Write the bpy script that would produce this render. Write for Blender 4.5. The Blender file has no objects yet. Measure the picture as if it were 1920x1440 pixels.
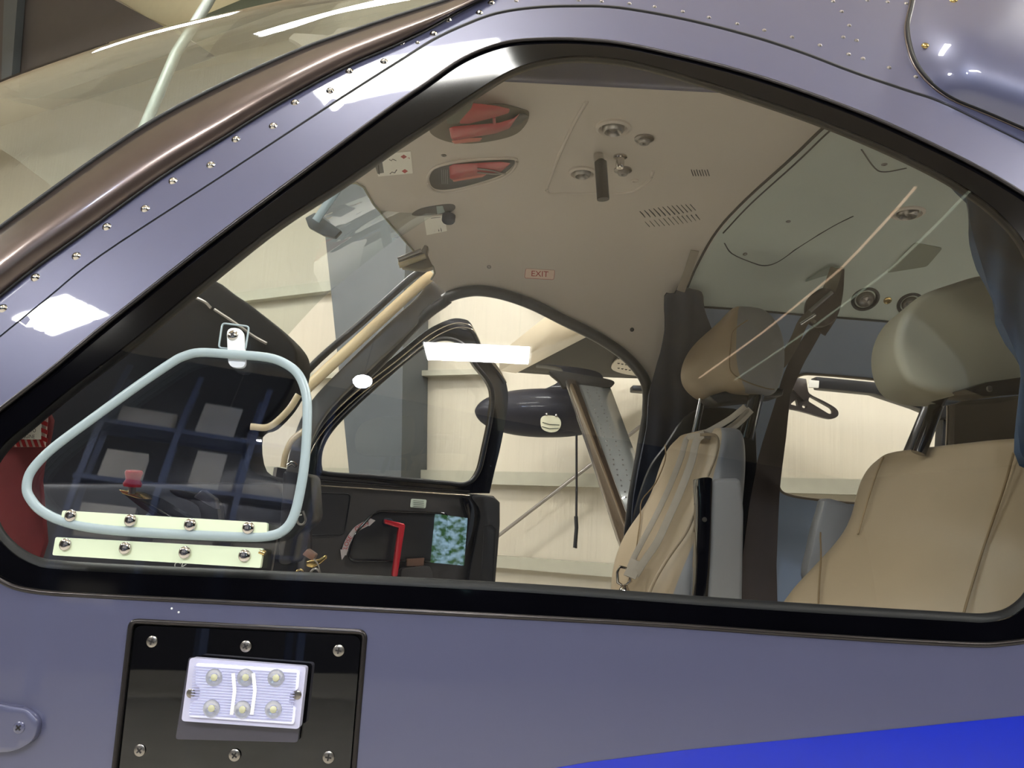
import bpy, bmesh, math, random
from mathutils import Vector, Matrix
from mathutils.geometry import delaunay_2d_cdt
random.seed(7)
scn = bpy.context.scene
# ---------------------------------------------------------------- camera
W, H, F = 1920, 1440, 1507.0
EYE = Vector((0, 0, 2.05))
TH, RO = math.radians(8.5), math.radians(3.0)
FW = Vector((0, math.cos(TH), math.sin(TH)))
R0 = Vector((1, 0, 0)); U0 = Vector((0, -math.sin(TH), math.cos(TH)))
RR = R0*math.cos(RO) + U0*math.sin(RO)
UU = -R0*math.sin(RO) + U0*math.cos(RO)
cd = bpy.data.cameras.new('camera'); cam = bpy.data.objects.new('camera', cd)
scn.collection.objects.link(cam); scn.camera = cam
cd.sensor_width = 36; cd.lens = 36*F/W; cd.clip_start = 0.02; cd.clip_end = 200
M = Matrix((RR, UU, -FW)).transposed().to_4x4(); M.translation = EYE
cam.matrix_world = M
# ---------------------------------------------------------------- world, exposure
wd = bpy.data.worlds.new('world'); scn.world = wd; wd.use_nodes = True
wd.node_tree.nodes['Background'].inputs[0].default_value = (0.55, 0.68, 0.8, 1)
wd.node_tree.nodes['Background'].inputs[1].default_value = 0.9
vs = scn.view_settings
vs.view_transform = 'Standard'; vs.look = 'None'; vs.gamma = 1; vs.use_curve_mapping = False
vs.exposure = 0.32
scn.cycles.transparent_max_bounces = 32
scn.cycles.max_bounces = 10
LAMP = 130.0      # strength of the tube lights under the hangar roof
# ---------------------------------------------------------------- helpers: projection
def ray(px, py):
    return (FW + RR*((px-W/2)/F) + UU*((H/2-py)/F))
def P(px, py, Y):
    r = ray(px, py); return EYE + r*(Y/r.y)
def planeP(px, py, o, n):
    r = ray(px, py); return EYE + r*((o-EYE).dot(n)/r.dot(n))
def PY(Y):
    return lambda px, py: P(px, py, Y)
def skinY(x, dz):
    t = dz + 0.13
    y = 0.85 + 0.06*t + (0.28 if t > 0 else 0.10)*t*t
    if x < 0: y += 0.10*x*x
    return y
def onskin(px, py, off=0.0):
    r = ray(px, py); Y = 0.9
    for i in range(14):
        p = r*(Y/r.y); Y = skinY(p.x, p.z)
    p = r*(Y/r.y)
    return EYE + p*(1+off/Y)
def skin_n(p):
    d = p-EYE; e = 1e-4
    fx = (skinY(d.x+e, d.z)-skinY(d.x-e, d.z))/(2*e)
    fz = (skinY(d.x, d.z+e)-skinY(d.x, d.z-e))/(2*e)
    return Vector((fx, -1, fz)).normalized()
def S(off=0.0):
    return lambda px, py: onskin(px, py, off)
# cabin shell: extruded superellipse round y=1.55
CY, CZ, CA, CB, CN = 1.55, 0.02, 0.70, 0.70, 3.6
def incab(p):
    dz = max(0.0, p.z-CZ)
    return (abs(p.y-CY)/CA)**CN + (dz/CB)**CN
def oncab(px, py, off=0.0):
    r = ray(px, py); r = r/r.y
    lo = min((.92+.02*i for i in range(50)), key=lambda y: incab(r*y)); hi = 4.0
    if incab(r*lo) >= 1: return EYE + r*(lo-off)
    for i in range(40):
        m = (lo+hi)/2
        if incab(r*m) > 1: hi = m
        else: lo = m
    return EYE + r*(lo-off)
def C(off=0.0):
    if off > 0: off += .003
    return lambda px, py: oncab(px, py, off)
# the hangar stands at an angle to the aircraft
HA = Vector((1, -0.51, 0)).normalized(); HB = Vector((0.51, 1, 0)).normalized()
B0 = 7.5/1.1225
def HP(a, b, z): return HA*a + HB*b + Vector((0, 0, z))
def onwall(px, py, off=0.0): return planeP(px, py, HB*(B0-off), HB)
def WL(off=0.0):
    return lambda px, py: onwall(px, py, off)
# ---------------------------------------------------------------- helpers: materials
def lin(c):
    return tuple(((v/255)/12.92 if v/255 <= .04045 else ((v/255+.055)/1.055)**2.4) for v in c[:3]) + (1,)
MATS = {}
def mat(name, rgb, rough=.5, metal=0., coat=0., var=.06, scale=12, bump=0., emit=None, es=0., spec=.5, stretch=None, coatr=.03):
    if name in MATS: return MATS[name]
    m = bpy.data.materials.new(name); m.use_nodes = True; nt = m.node_tree
    b = nt.nodes['Principled BSDF']
    tc = nt.nodes.new('ShaderNodeTexCoord'); no = nt.nodes.new('ShaderNodeTexNoise')
    no.inputs['Scale'].default_value = scale; no.inputs['Detail'].default_value = 4
    if stretch:
        mp = nt.nodes.new('ShaderNodeMapping'); mp.inputs['Scale'].default_value = stretch
        nt.links.new(tc.outputs['Object'], mp.inputs[0]); nt.links.new(mp.outputs[0], no.inputs['Vector'])
    else: nt.links.new(tc.outputs['Object'], no.inputs['Vector'])
    mx = nt.nodes.new('ShaderNodeMix'); mx.data_type = 'RGBA'
    c = lin(rgb)
    mx.inputs[6].default_value = tuple(v*(1-var) for v in c[:3])+(1,)
    mx.inputs[7].default_value = tuple(min(1, v*(1+var)) for v in c[:3])+(1,)
    nt.links.new(no.outputs['Fac'], mx.inputs[0]); nt.links.new(mx.outputs[2], b.inputs['Base Color'])
    b.inputs['Roughness'].default_value = rough; b.inputs['Metallic'].default_value = metal
    b.inputs['Coat Weight'].default_value = coat; b.inputs['Coat Roughness'].default_value = coatr
    b.inputs['Specular IOR Level'].default_value = spec
    if bump:
        bp = nt.nodes.new('ShaderNodeBump'); bp.inputs['Strength'].default_value = bump; bp.inputs['Distance'].default_value = .01
        nt.links.new(no.outputs['Fac'], bp.inputs['Height']); nt.links.new(bp.outputs[0], b.inputs['Normal'])
    if emit:
        b.inputs['Emission Color'].default_value = lin(emit); b.inputs['Emission Strength'].default_value = es
    MATS[name] = m; return m
def glass(name, tint, refl=1.0, base=.045):
    m = bpy.data.materials.new(name); m.use_nodes = True; nt = m.node_tree; nt.nodes.clear()
    o = nt.nodes.new('ShaderNodeOutputMaterial'); t = nt.nodes.new('ShaderNodeBsdfTransparent'); g = nt.nodes.new('ShaderNodeBsdfGlossy')
    g.inputs['Roughness'].default_value = 0.0; t.inputs[0].default_value = tuple(tint)+(1,)
    lw = nt.nodes.new('ShaderNodeLayerWeight'); lw.inputs[0].default_value = .5
    pw = nt.nodes.new('ShaderNodeMath'); pw.operation = 'POWER'; pw.inputs[1].default_value = 5
    ma = nt.nodes.new('ShaderNodeMath'); ma.operation = 'MULTIPLY_ADD'; ma.inputs[1].default_value = .9*refl; ma.inputs[2].default_value = base*refl
    mx = nt.nodes.new('ShaderNodeMixShader')
    nt.links.new(lw.outputs['Facing'], pw.inputs[0]); nt.links.new(pw.outputs[0], ma.inputs[0]); nt.links.new(ma.outputs[0], mx.inputs[0])
    nt.links.new(t.outputs[0], mx.inputs[1]); nt.links.new(g.outputs[0], mx.inputs[2]); nt.links.new(mx.outputs[0], o.inputs[0])
    return m
# ---------------------------------------------------------------- helpers: objects
COL = scn.collection
def thing(name, label, cat, loc=(0, 0, 0), group=None):
    o = bpy.data.objects.new(name, None); COL.objects.link(o); o.location = loc
    o.empty_display_size = .05
    o['label'] = label; o['category'] = cat
    if group: o['group'] = group
    return o
def tag(o, label, cat, group=None):
    o['label'] = label; o['category'] = cat
    if group: o['group'] = group
    return o
def struct(o): o['kind'] = 'structure'; return o
def put(name, me, m, parent=None, smooth=False, label=None):
    o = bpy.data.objects.new(name, me); COL.objects.link(o)
    if m: me.materials.append(m)
    if parent:
        o.parent = parent
        bpy.context.view_layer.update() if False else None
        o.matrix_parent_inverse = pworld(parent).inverted()
    if smooth:
        for p in me.polygons: p.use_smooth = True
    if label: o['label'] = label
    return o
def pworld(o):
    mm = Matrix.Translation(o.location)
    return mm if o.type == 'EMPTY' else Matrix.Identity(4)
def mesh(vs_, fs_):
    me = bpy.data.meshes.new('m'); me.from_pydata([tuple(v) for v in vs_], [], fs_); me.update(); return me
def fixn(me):
    bm = bmesh.new(); bm.from_mesh(me); bmesh.ops.recalc_face_normals(bm, faces=bm.faces); bm.to_mesh(me); bm.free(); return me
def cr(pts, n=6, closed=False):
    """smooth curve through 2-D or 3-D points"""
    pts = [Vector(p) for p in pts]; out = []; N = len(pts)
    for i in range(N if closed else N-1):
        p0 = pts[(i-1) % N] if closed or i > 0 else pts[0]*2-pts[1]
        p1 = pts[i]; p2 = pts[(i+1) % N]
        p3 = pts[(i+2) % N] if closed or i < N-2 else pts[-1]*2-pts[-2]
        for k in range(n):
            t = k/n
            out.append(0.5*((2*p1)+(p2-p0)*t+(2*p0-5*p1+4*p2-p3)*t*t+(3*p1-p0-3*p2+p3)*t*t*t))
    if not closed: out.append(pts[-1])
    return out
def rnd(pts, r, n=5):
    """polygon with rounded corners"""
    out = []; N = len(pts)
    for i in range(N):
        p = Vector(pts[i]); a = Vector(pts[i-1]); b = Vector(pts[(i+1) % N])
        da, db = (a-p), (b-p); ra = min(r, da.length*.45, db.length*.45)
        s = p+da.normalized()*ra; e = p+db.normalized()*ra
        for k in range(n+1):
            t = k/n; out.append(s*(1-t)**2+p*2*t*(1-t)+e*t*t)
    return out
def pip(x, y, poly):
    c = False; j = len(poly)-1
    for i in range(len(poly)):
        xi, yi = poly[i][0], poly[i][1]; xj, yj = poly[j][0], poly[j][1]
        if (yi > y) != (yj > y) and x < (xj-xi)*(y-yi)/(yj-yi)+xi: c = not c
        j = i
    return c
def sheet(name, outer, holes, mapf, m, parent=None, th=.002, grid=30, smooth=True, label=None):
    vs2 = []; ed = []
    def addloop(l):
        b = len(vs2)
        for i, p in enumerate(l):
            vs2.append(Vector((p[0], p[1])))
            ed.append((b+i, b+(i+1) % len(l)))
    addloop(outer)
    for h in holes: addloop(h)
    xs = [p[0] for p in outer]; ys = [p[1] for p in outer]
    if grid:
        y = min(ys)+grid*.5; k = 0
        while y < max(ys):
            x = min(xs)+grid*(.5 if k % 2 else 0.0)
            while x < max(xs):
                if pip(x, y, outer) and not any(pip(x, y, h) for h in holes): vs2.append(Vector((x, y)))
                x += grid
            y += grid*.87; k += 1
    r = delaunay_2d_cdt(vs2, ed, [], 0, 1e-4)
    v, f = r[0], r[2]; fs = []
    for t in f:
        cx = sum(v[i].x for i in t)/len(t); cy = sum(v[i].y for i in t)/len(t)
        if pip(cx, cy, outer) and not any(pip(cx, cy, h) for h in holes):
            a, b, c = v[t[0]], v[t[1]], v[t[2]]
            cr_ = (b.x-a.x)*(c.y-a.y)-(b.y-a.y)*(c.x-a.x)
            if abs(cr_) < 1e-6: continue
            fs.append(tuple(t) if cr_ < 0 else tuple(reversed(t)))
    me = mesh([mapf(p.x, p.y) for p in v], fs)
    bm = bmesh.new(); bm.from_mesh(me); bmesh.ops.delete(bm, geom=[q for q in bm.verts if not q.link_faces], context='VERTS'); bm.to_mesh(me); bm.free()
    # make the faces look at the camera
    s = 0
    for p in me.polygons: s += p.normal.dot(EYE-p.center)*p.area
    if s < 0: me.flip_normals()
    o = put(name, me, m, parent, smooth, label)
    if th:
        md = o.modifiers.new('s', 'SOLIDIFY'); md.thickness = th; md.offset = -1
        e = o.modifiers.new('e', 'EDGE_SPLIT'); e.split_angle = math.radians(40)
    return o
def prism(name, outline, front, back, m, parent=None, bev=0, seg=2, smooth=True, label=None, sub=0):
    """outline in the photo's frame mapped by FRONT, BACK is a vector or a map"""
    a = [front(p[0], p[1]) for p in outline]
    b = [back(p[0], p[1]) for p in outline] if callable(back) else [q+Vector(back) for q in a]
    n = len(a)
    me = mesh(a+b, [tuple(range(n)), tuple(reversed(range(n, 2*n)))]+[(i, i+n, (i+1) % n+n, (i+1) % n) for i in range(n)])
    fixn(me)
    o = put(name, me, m, parent, smooth, label)
    if bev:
        md = o.modifiers.new('b', 'BEVEL'); md.width = bev; md.segments = seg; md.limit_method = 'ANGLE'; md.angle_limit = math.radians(35)
    if smooth:
        e = o.modifiers.new('e', 'EDGE_SPLIT'); e.split_angle = math.radians(38)
    return o
def tube(name, pts, r, m, parent=None, seg=10, closed=False, flat=None, up=None, label=None, r1=None, join=None):
    """sweep a round (or FLAT=(w,h)) section along 3-D points"""
    pts = [Vector(p) for p in pts]; n = len(pts); vs_ = []; fs_ = []
    pu = Vector(up) if up is not None else Vector((0, -1, 0))
    for i, p in enumerate(pts):
        if closed: t = pts[(i+1) % n]-pts[i-1]
        else: t = pts[min(i+1, n-1)]-pts[max(i-1, 0)]
        t.normalize(); s = t.cross(pu)
        if s.length < 1e-4: s = t.cross(Vector((1, 0, 0)))
        s.normalize(); u = s.cross(t)
        rr = r if r1 is None else r+(r1-r)*i/(n-1)
        for k in range(seg):
            a = 2*math.pi*(k+.5)/seg
            if flat:
                c_, s_ = math.cos(a), math.sin(a)
                if seg == 4: c_, s_ = (1 if c_ > 0 else -1), (1 if s_ > 0 else -1)
                vs_.append(p+s*c_*flat[0]+u*s_*flat[1])
            else: vs_.append(p+s*math.cos(a)*rr+u*math.sin(a)*rr)
    for i in range(n if closed else n-1):
        j = (i+1) % n
        for k in range(seg):
            l = (k+1) % seg
            fs_.append((i*seg+k, i*seg+l, j*seg+l, j*seg+k))
    if not closed: fs_ += [tuple(range(seg)), tuple(reversed(range((n-1)*seg, n*seg)))]
    if join is not None:
        b = len(join[0]); join[0].extend(vs_); join[1].extend([tuple(x+b for x in f) for f in fs_]); return
    o = put(name, fixn(mesh(vs_, fs_)), m, parent, True, label)
    e = o.modifiers.new('e', 'EDGE_SPLIT'); e.split_angle = math.radians(50)
    return o
def frame_of(n):
    n = Vector(n).normalized(); a = n.cross(Vector((0, 0, 1)))
    if a.length < .01: a = n.cross(Vector((1, 0, 0)))
    a.normalize(); return a, n.cross(a)*-1, n
def lathe(name, prof, c, n, m, parent=None, seg=20, label=None, join=None, sx=1.0):
    a, b, nn = frame_of(n); c = Vector(c); vs_ = []; fs_ = []
    for r, h in prof:
        for k in range(seg):
            t = 2*math.pi*k/seg
            vs_.append(c+a*math.cos(t)*r*sx+b*math.sin(t)*r+nn*h)
    for i in range(len(prof)-1):
        for k in range(seg):
            l = (k+1) % seg; fs_.append((i*seg+k, i*seg+l, (i+1)*seg+l, (i+1)*seg+k))
    fs_ += [tuple(range(seg)), tuple(reversed(range((len(prof)-1)*seg, len(prof)*seg)))]
    if join is not None:
        b_ = len(join[0]); join[0].extend(vs_); join[1].extend([tuple(x+b_ for x in f) for f in fs_]); return
    o = put(name, fixn(mesh(vs_, fs_)), m, parent, True, label)
    e = o.modifiers.new('e', 'EDGE_SPLIT'); e.split_angle = math.radians(45)
    return o
def box(name, c, ax, m, parent=None, bev=0, label=None):
    """box from its centre and three half axes"""
    c = Vector(c); x, y, z = [Vector(v) for v in ax]
    v = [c+x*i+y*j+z*k for i in (-1, 1) for j in (-1, 1) for k in (-1, 1)]
    me = fixn(mesh(v, [(0, 1, 3, 2), (4, 6, 7, 5), (0, 4, 5, 1), (2, 3, 7, 6), (0, 2, 6, 4), (1, 5, 7, 3)]))
    o = put(name, me, m, parent, False, label)
    if bev:
        md = o.modifiers.new('b', 'BEVEL'); md.width = bev; md.segments = 2
    return o
def wbox(name, x0, x1, y0, y1, z0, z1, m, parent=None, bev=0, label=None):
    return box(name, ((x0+x1)/2, (y0+y1)/2, (z0+z1)/2), (((x1-x0)/2, 0, 0), (0, (y1-y0)/2, 0), (0, 0, (z1-z0)/2)), m, parent, bev, label)
def loft(name, rings, m, parent=None, sub=2, label=None, caps=True):
    n = len(rings[0]); vs_ = [v for r in rings for v in r]; fs_ = []
    for i in range(len(rings)-1):
        for k in range(n):
            l = (k+1) % n; fs_.append((i*n+k, i*n+l, (i+1)*n+l, (i+1)*n+k))
    if caps: fs_ += [tuple(range(n)), tuple(reversed(range((len(rings)-1)*n, len(rings)*n)))]
    o = put(name, fixn(mesh(vs_, fs_)), m, parent, True, label)
    if sub:
        md = o.modifiers.new('s', 'SUBSURF'); md.levels = md.render_levels = sub
    return o
def ringq(A, B, C_, D, e=.14):
    """a four-cornered ring whose corners are tight"""
    q = [A, B, C_, D]; out = []
    for i in range(4):
        a, b = q[i], q[(i+1) % 4]
        out += [a+(b-a)*e, a+(b-a)*.5, a+(b-a)*(1-e)]
    return out
def text(name, body, c, h, mapf, m, parent=None, rot=0, sq=1.0, th=.0004, flip=1, arc=None):
    cu = bpy.data.curves.new('t', 'FONT'); cu.body = body; cu.size = 1; cu.align_x = 'CENTER'; cu.align_y = 'CENTER'; cu.extrude = .01
    ob = bpy.data.objects.new('t', cu); me = bpy.data.meshes.new_from_object(ob)
    bpy.data.objects.remove(ob); ca, sa = math.cos(rot), math.sin(rot)
    k = h/.72
    for v in me.vertices:
        x, y = v.co.x*k*sq*flip, -v.co.y*k
        if arc: px, py = arc(x, y)
        else: px, py = c[0]+x*ca-y*sa, c[1]+x*sa+y*ca
        p = mapf(px, py); d = (EYE-p).normalized()
        v.co = p+d*(th*(1 if v.co.z > 0 else .2))
    me.materials.clear()
    return put(name, me, m, parent)
def strokes(name, segs, w, mapf, m, parent=None, lift=.0006):
    """thin raised marks along short polylines"""
    J = ([], [])
    for s in segs:
        pts = [mapf(*p) for p in s]; d = (EYE-pts[0]).normalized()
        tube('', [p+d*lift for p in pts], w, None, seg=4, flat=(w, .0003), up=d, join=J)
    return put(name, fixn(mesh(*J)), m, parent)
# ---------------------------------------------------------------- materials
paint = mat('purple grey paint', (82, 84, 112), rough=.38, metal=.25, coat=1, var=.03, scale=3, coatr=.02)
bluep = mat('blue stripe paint', (3, 34, 172), rough=.3, coat=1, var=.04, scale=4)
blackg = mat('black gloss', (9, 9, 14), rough=.12, coat=.6, var=.2)
borderm = mat('black window border', (4, 4, 7), rough=.08, var=.1, spec=.2)
rimm = mat('dark rim metal', (58, 55, 56), rough=.3, metal=.8, var=.2)
blackp = mat('black gloss panel', (5, 5, 7), rough=.02, var=.1, spec=.9)
rubber = mat('black rubber', (20, 20, 22), rough=.55, var=.2)
bronze = mat('dark bronze metal', (88, 76, 72), rough=.34, metal=.75, coat=.7, coatr=.14, var=.35, scale=9, bump=.02)
chrome = mat('chrome', (205, 200, 195), rough=.12, metal=1, var=.05)
steel = mat('dull steel', (150, 145, 140), rough=.3, metal=1, var=.1)
graypl = mat('pale grey moulding', (150, 166, 172), rough=.35, var=.04)
cream = mat('pale green acrylic', (216, 228, 200), rough=.3, var=.03, coat=.4)
white = mat('white plastic', (235, 238, 240), rough=.3, var=.02)
beige = mat('beige headliner', (206, 196, 184), rough=.75, var=.05, scale=5, bump=.05)
green_b = mat('light tinted headliner', (196, 204, 194), rough=.75, var=.05, scale=5, bump=.05)  # rear liner's greener tone, mostly a lighting difference, put into the colour
sidep = mat('blue grey side panel', (142, 155, 176), rough=.7, var=.05, scale=6)
leather = mat('tan leather', (158, 140, 114), rough=.45, var=.05, scale=20, bump=.12)
leatherg = mat('grey leather', (134, 133, 133), rough=.45, var=.05, scale=20, bump=.1)
leatherp = mat('pale leather', (160, 157, 138), rough=.5, var=.04, scale=20, bump=.1)
stitchm = mat('stitching', (120, 100, 72), rough=.8)
web = mat('grey webbing', (150, 140, 126), rough=.7, var=.12, scale=60)
webd = mat('brown webbing', (70, 58, 52), rough=.6, var=.2, scale=30)
navy = mat('navy fabric', (28, 34, 50), rough=.8, var=.15, scale=25)
blackf = mat('black satin', (16, 17, 22), rough=.35, var=.2)
darkin = mat('dark interior plastic', (30, 29, 31), rough=.38, var=.15)
doorin = mat('charcoal door trim', (52, 50, 50), rough=.4, var=.12)
red = mat('red anodised', (175, 22, 40), rough=.3, metal=.3, coat=.5, var=.1)
pink = mat('salmon plastic', (200, 110, 95), rough=.4, var=.1)
redp = mat('red paint', (170, 30, 35), rough=.4, var=.1)
olive = mat('olive plastic', (70, 76, 62), rough=.5)
ink = mat('black ink', (25, 22, 24), rough=.6)
redink = mat('red ink', (165, 34, 38), rough=.6)
wallm = mat('hangar wall sheeting', (192, 184, 166), rough=.4, var=.06, scale=6, bump=.6, stretch=(4, 4, .1))
roofm = mat('hangar roof sheeting', (215, 200, 175), rough=.6, var=.05, scale=3)
girtm = mat('galvanised girt', (176, 173, 156), rough=.4, metal=.3, var=.1)
colm = mat('grey steel column', (70, 75, 78), rough=.5, var=.06)
rafm = mat('dark red oxide rafter', (66, 60, 57), rough=.6, var=.08)
concrete = mat('concrete floor', (182, 178, 168), rough=.25, var=.12, scale=2)
siding = mat('dark siding', (34, 36, 48), rough=.5, var=.25, scale=4, stretch=(5, 5, .1))
lampw = mat('lamp lens', (230, 232, 255), rough=.12, var=.05, emit=(205, 208, 255), es=.15, coat=1)
led = mat('led chip', (190, 190, 160), rough=.3, var=.05)
tubem = mat('tube light', (255, 255, 255), emit=(255, 253, 246), es=LAMP)
tubed = mat('tube light dimmer', (255, 255, 255), emit=(255, 253, 246), es=LAMP*.35)
brass = mat('brass', (190, 165, 110), rough=.25, metal=1)
clearg = glass('clear window', (.965, .97, .97), 1.0, .045)
ventg = glass('vent window', (.93, .94, .97), 1.0, .045)
windg = glass('windshield', (.90, .95, .93), 1.2, .19)
# ================================================================= HANGAR
ZR, ZE = 11.0, 8.8
def quadm(name, pts, m):
    return put(name, mesh(pts, [tuple(range(len(pts)))]), m)
def slab(name, pts, nrm, m):
    o = put(name, fixn(mesh([Vector(p) for p in pts]+[Vector(p)+Vector(nrm) for p in pts],
        [(0, 1, 2, 3), (7, 6, 5, 4)]+[(i, i+4, (i+1) % 4+4, (i+1) % 4) for i in range(4)])), m); return struct(o)
A1, BN = 20.0, -15.0
slab('floor', [HP(-A1, BN, 0), HP(A1, BN, 0), HP(A1, B0, 0), HP(-A1, B0, 0)], (0, 0, -.1), concrete)
slab('wall_far', [HP(-A1, B0, 0), HP(A1, B0, 0), HP(A1, B0, ZE), HP(-A1, B0, ZE)], HB*.1, wallm)
slab('wall_left', [HP(-A1, BN, 0), HP(-A1, B0, 0), HP(-A1, B0, ZR+.5), HP(-A1, BN, ZR+.5)], HA*-.1, wallm)
slab('wall_right', [HP(A1, BN, 0), HP(A1, B0, 0), HP(A1, B0, ZR+.5), HP(A1, BN, ZR+.5)], HA*.1, siding)
slab('wall_near', [HP(-A1, BN, 0), HP(A1, BN, 0), HP(A1, BN, ZR), HP(-A1, BN, ZR)], HB*-.1, siding)
slab('ceiling', [HP(-A1, B0, ZE), HP(A1, B0, ZE), HP(A1, BN, ZR), HP(-A1, BN, ZR)], (0, 0, .1), roofm)
def roofz(b): return ZE+(B0-b)*(ZR-ZE)/(B0-BN)
# girts along the far wall
def girt(name, pts, th, m):
    o = prism(name, pts, WL(0.12), tuple(HB*.11), m); struct(o); return o
def wline(a, b, h):   # band between two points on the wall, h px high
    return [(a[0], a[1]), (b[0], b[1]), (b[0], b[1]+h), (a[0], a[1]+h)]
girt('trim_1', [(100, 592), (1250, 446), (1250, 468), (100, 608)], 0, girtm)
girt('trim_2', [(300, 870), (1900, 905), (1900, 936), (300, 890)], 0, girtm)
girt('trim_3', [(600, 1018), (1500, 1083), (1500, 1112), (600, 1036)], 0, girtm)
girt('trim_4', [(560, 700), (930, 691), (930, 701), (560, 710)], 0, girtm)
tag(prism('steel_column', [(590, 250), (770, 250), (757, 560), (752, 900), (752, 1180), (668, 1180), (656, 900), (622, 560)], WL(.45), tuple(HB*.44), colm),
    'tapered grey steel column standing against the cream hangar wall', 'column')
tag(prism('roof_rafter', [(-260, -160), (60, -100), (215, 0), (368, 82), (300, 108), (60, 188), (-60, 160), (-260, 230)], WL(1.6), tuple(HB*.25), rafm),
    'dark brown steel rafter under the hangar roof above the windshield', 'rafter')
tag(prism('rafter_flange', [(8, -20), (34, -20), (20, 165), (2, 160)], WL(1.7), tuple(HB*.09), colm),
    'narrow grey flange standing on the face of the dark rafter', 'flange')
tag(prism('roof_purlin', [(180, -60), (560, -60), (470, 2), (330, 55), (275, 32), (215, -5)], WL(1.3), tuple(HB*.2), mat('cream purlin', (190, 182, 150), rough=.6)),
    'cream perforated steel purlin beside the dark rafter', 'purlin')
tag(prism('eave_angle', [(330, 50), (480, -12), (560, -40), (560, -15), (345, 66)], WL(1.35), tuple(HB*.15), olive),
    'olive steel angle below the cream purlin', 'angle')
tag(tube('brace_pipe', [P(415, -40, 6.5), P(388, 8, 6.5), P(330, 100, 6.4), P(270, 240, 6.3), P(245, 300, 6.3)], .045, mat('pipe paint', (112, 118, 112), rough=.45)),
    'pale grey diagonal pipe running down in front of the dark rafter', 'pipe')
tag(tube('roof_cable', [onwall(330, 56, .9), onwall(480, 24, .9), onwall(700, -10, .9)], .012, ink),
    'thin black line running along the cream roof sheeting', 'cable')
tag(tube('brace_rod', [onwall(800, 1110, .2), onwall(930, 1008, .2), onwall(1190, 808, .2), onwall(1330, 700, .2)], .016, steel),
    'thin diagonal steel brace rod crossing the wall behind the wing strut', 'rod')
tag(tube('brace_rod', [onwall(960, 540, .2), onwall(1000, 572, .2), onwall(1100, 652, .2)], .016, steel),
    'short length of diagonal brace rod above the wing edge', 'rod')
# ---- lights: some placed to reflect as bright streaks, far ones added for light
def mirrored(px, py, zt):
    p = onskin(px, py); n = skin_n(p); d = (p-EYE).normalized()
    r = d-2*d.dot(n)*n
    return p, r, p+r*((zt-p.z)/r.z) if r.z > 0 else None
def fixture(x, y, label, lx=1.3, ly=.55, z=6.95, n=4, rot=0.0, m=None):
    t = thing('ceiling_light', label, 'ceiling light', (x, y, z), 'linear lights hung under the hangar roof')
    c, s = math.cos(rot), math.sin(rot); ax = Vector((c, s, 0)); ay = Vector((-s, c, 0)); o = Vector((x, y, z))
    box('housing', o+Vector((0, 0, .05)), (ax*lx/2, ay*ly/2, Vector((0, 0, .03))), white, t)
    for i in range(n):
        yy = (i+.5)/n-.5
        box('tube_light', o+ay*yy*ly, (ax*(lx/2-.03), ay*(ly/n*.34), Vector((0, 0, .015))), m or tubem, t)
    for sx in (-1, 1):
        q = o+ax*sx*lx*.4
        b = q.dot(HB)
        tube('hanger', [q+Vector((0, 0, .06)), Vector((q.x, q.y, roofz(b)))], .006, steel, t, seg=6)
    return t
wh = 'white linear light with four tubes under the hangar roof, '
fixture(-.55, -5.62, wh+'behind the photographer', 1.5, .62)
fixture(-.95, .22, wh+'over the windscreen post', 1.7, .50, rot=.35, m=tubed)
fixture(-6.45, -4.25, wh+'over the nose', 1.5, .8, rot=.4)
fixture(-6.1, -11.1, wh+'in the far rear corner', 1.9, .7)
fixture(4.6, -1.5, wh+'above the tail', 1.3, .5, rot=1.1)
fixture(9.5, -5.5, wh+'rearmost one behind the tail', 1.3, .5)
fixture(-3.4, 4.6, wh+'nearest the steel column, added to light the far wall', 1.5, .6)  # far-side lamps added to light the wall
fixture(.6, 4.2, wh+'above the far wing, added to light the far wall', 1.5, .6, m=tubed)
fixture(4.4, 2.0, wh+'between wing and tail, added to light the far wall', 1.5, .6)
fixture(-8.5, 3.5, wh+'farthest forward of the nose, added to light the far wall', 1.5, .6)
fixture(-9.5, .5, wh+'beside the left end wall, added to brighten the windscreen view', 1.5, .6)  # lamps added to brighten the view through the windscreen
fixture(-11.5, 6.5, wh+'in the far left corner, added to brighten the windscreen view', 1.5, .6)
hb = thing('star_reflection_lamp', 'added round high bay lamp whose reflection makes the star in the side window', 'lamp', (-2.48, -7.0, 7.0))  # lamp added so its reflection makes the star in the pane
lathe('added_lamp_reflector', [(.07, .25), (.09, .1), (.16, .0), (.15, -.0), (.08, .09)], (-2.48, -7.0, 7.0), (0, 0, 1), steel, hb)
lathe('added_lamp_bulb', [(.02, -.17), (.10, -.14), (.15, -.06), (.16, .0), (.14, .07), (.08, .12), (.02, .14)], (-2.48, -7.0, 7.0), (0, 0, 1), mat('added_lamp_bulb', (255, 255, 255), emit=(205, 225, 255), es=500), hb)
tube('hanger', [(-2.48, -7.0, 7.25), (-2.48, -7.0, roofz(Vector((-2.48, -7, 0)).dot(HB)))], .01, steel, hb)
for i, (x, lab) in enumerate(((2.75, 'nearer'), (3.15, 'farther'))):
    o = tube('strip_light', [(x-.55+.02*i, -6.2, 7.0), (x-.25, -4.5, 7.0), (x, -2.8, 7.0), (x+.12, -1.2, 7.0)], .012, mat('strip %d' % i, (255, 235, 210), emit=((255, 214, 175), (200, 225, 200))[i], es=(3, 1.4)[i]), seg=8)
    tag(o, 'long thin strip light under the roof, %s one of two' % lab, 'strip light')
# a window in the near wall that shows daylight and shrubs
wq = HP(2.2, BN+.12, 2.6)
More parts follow.
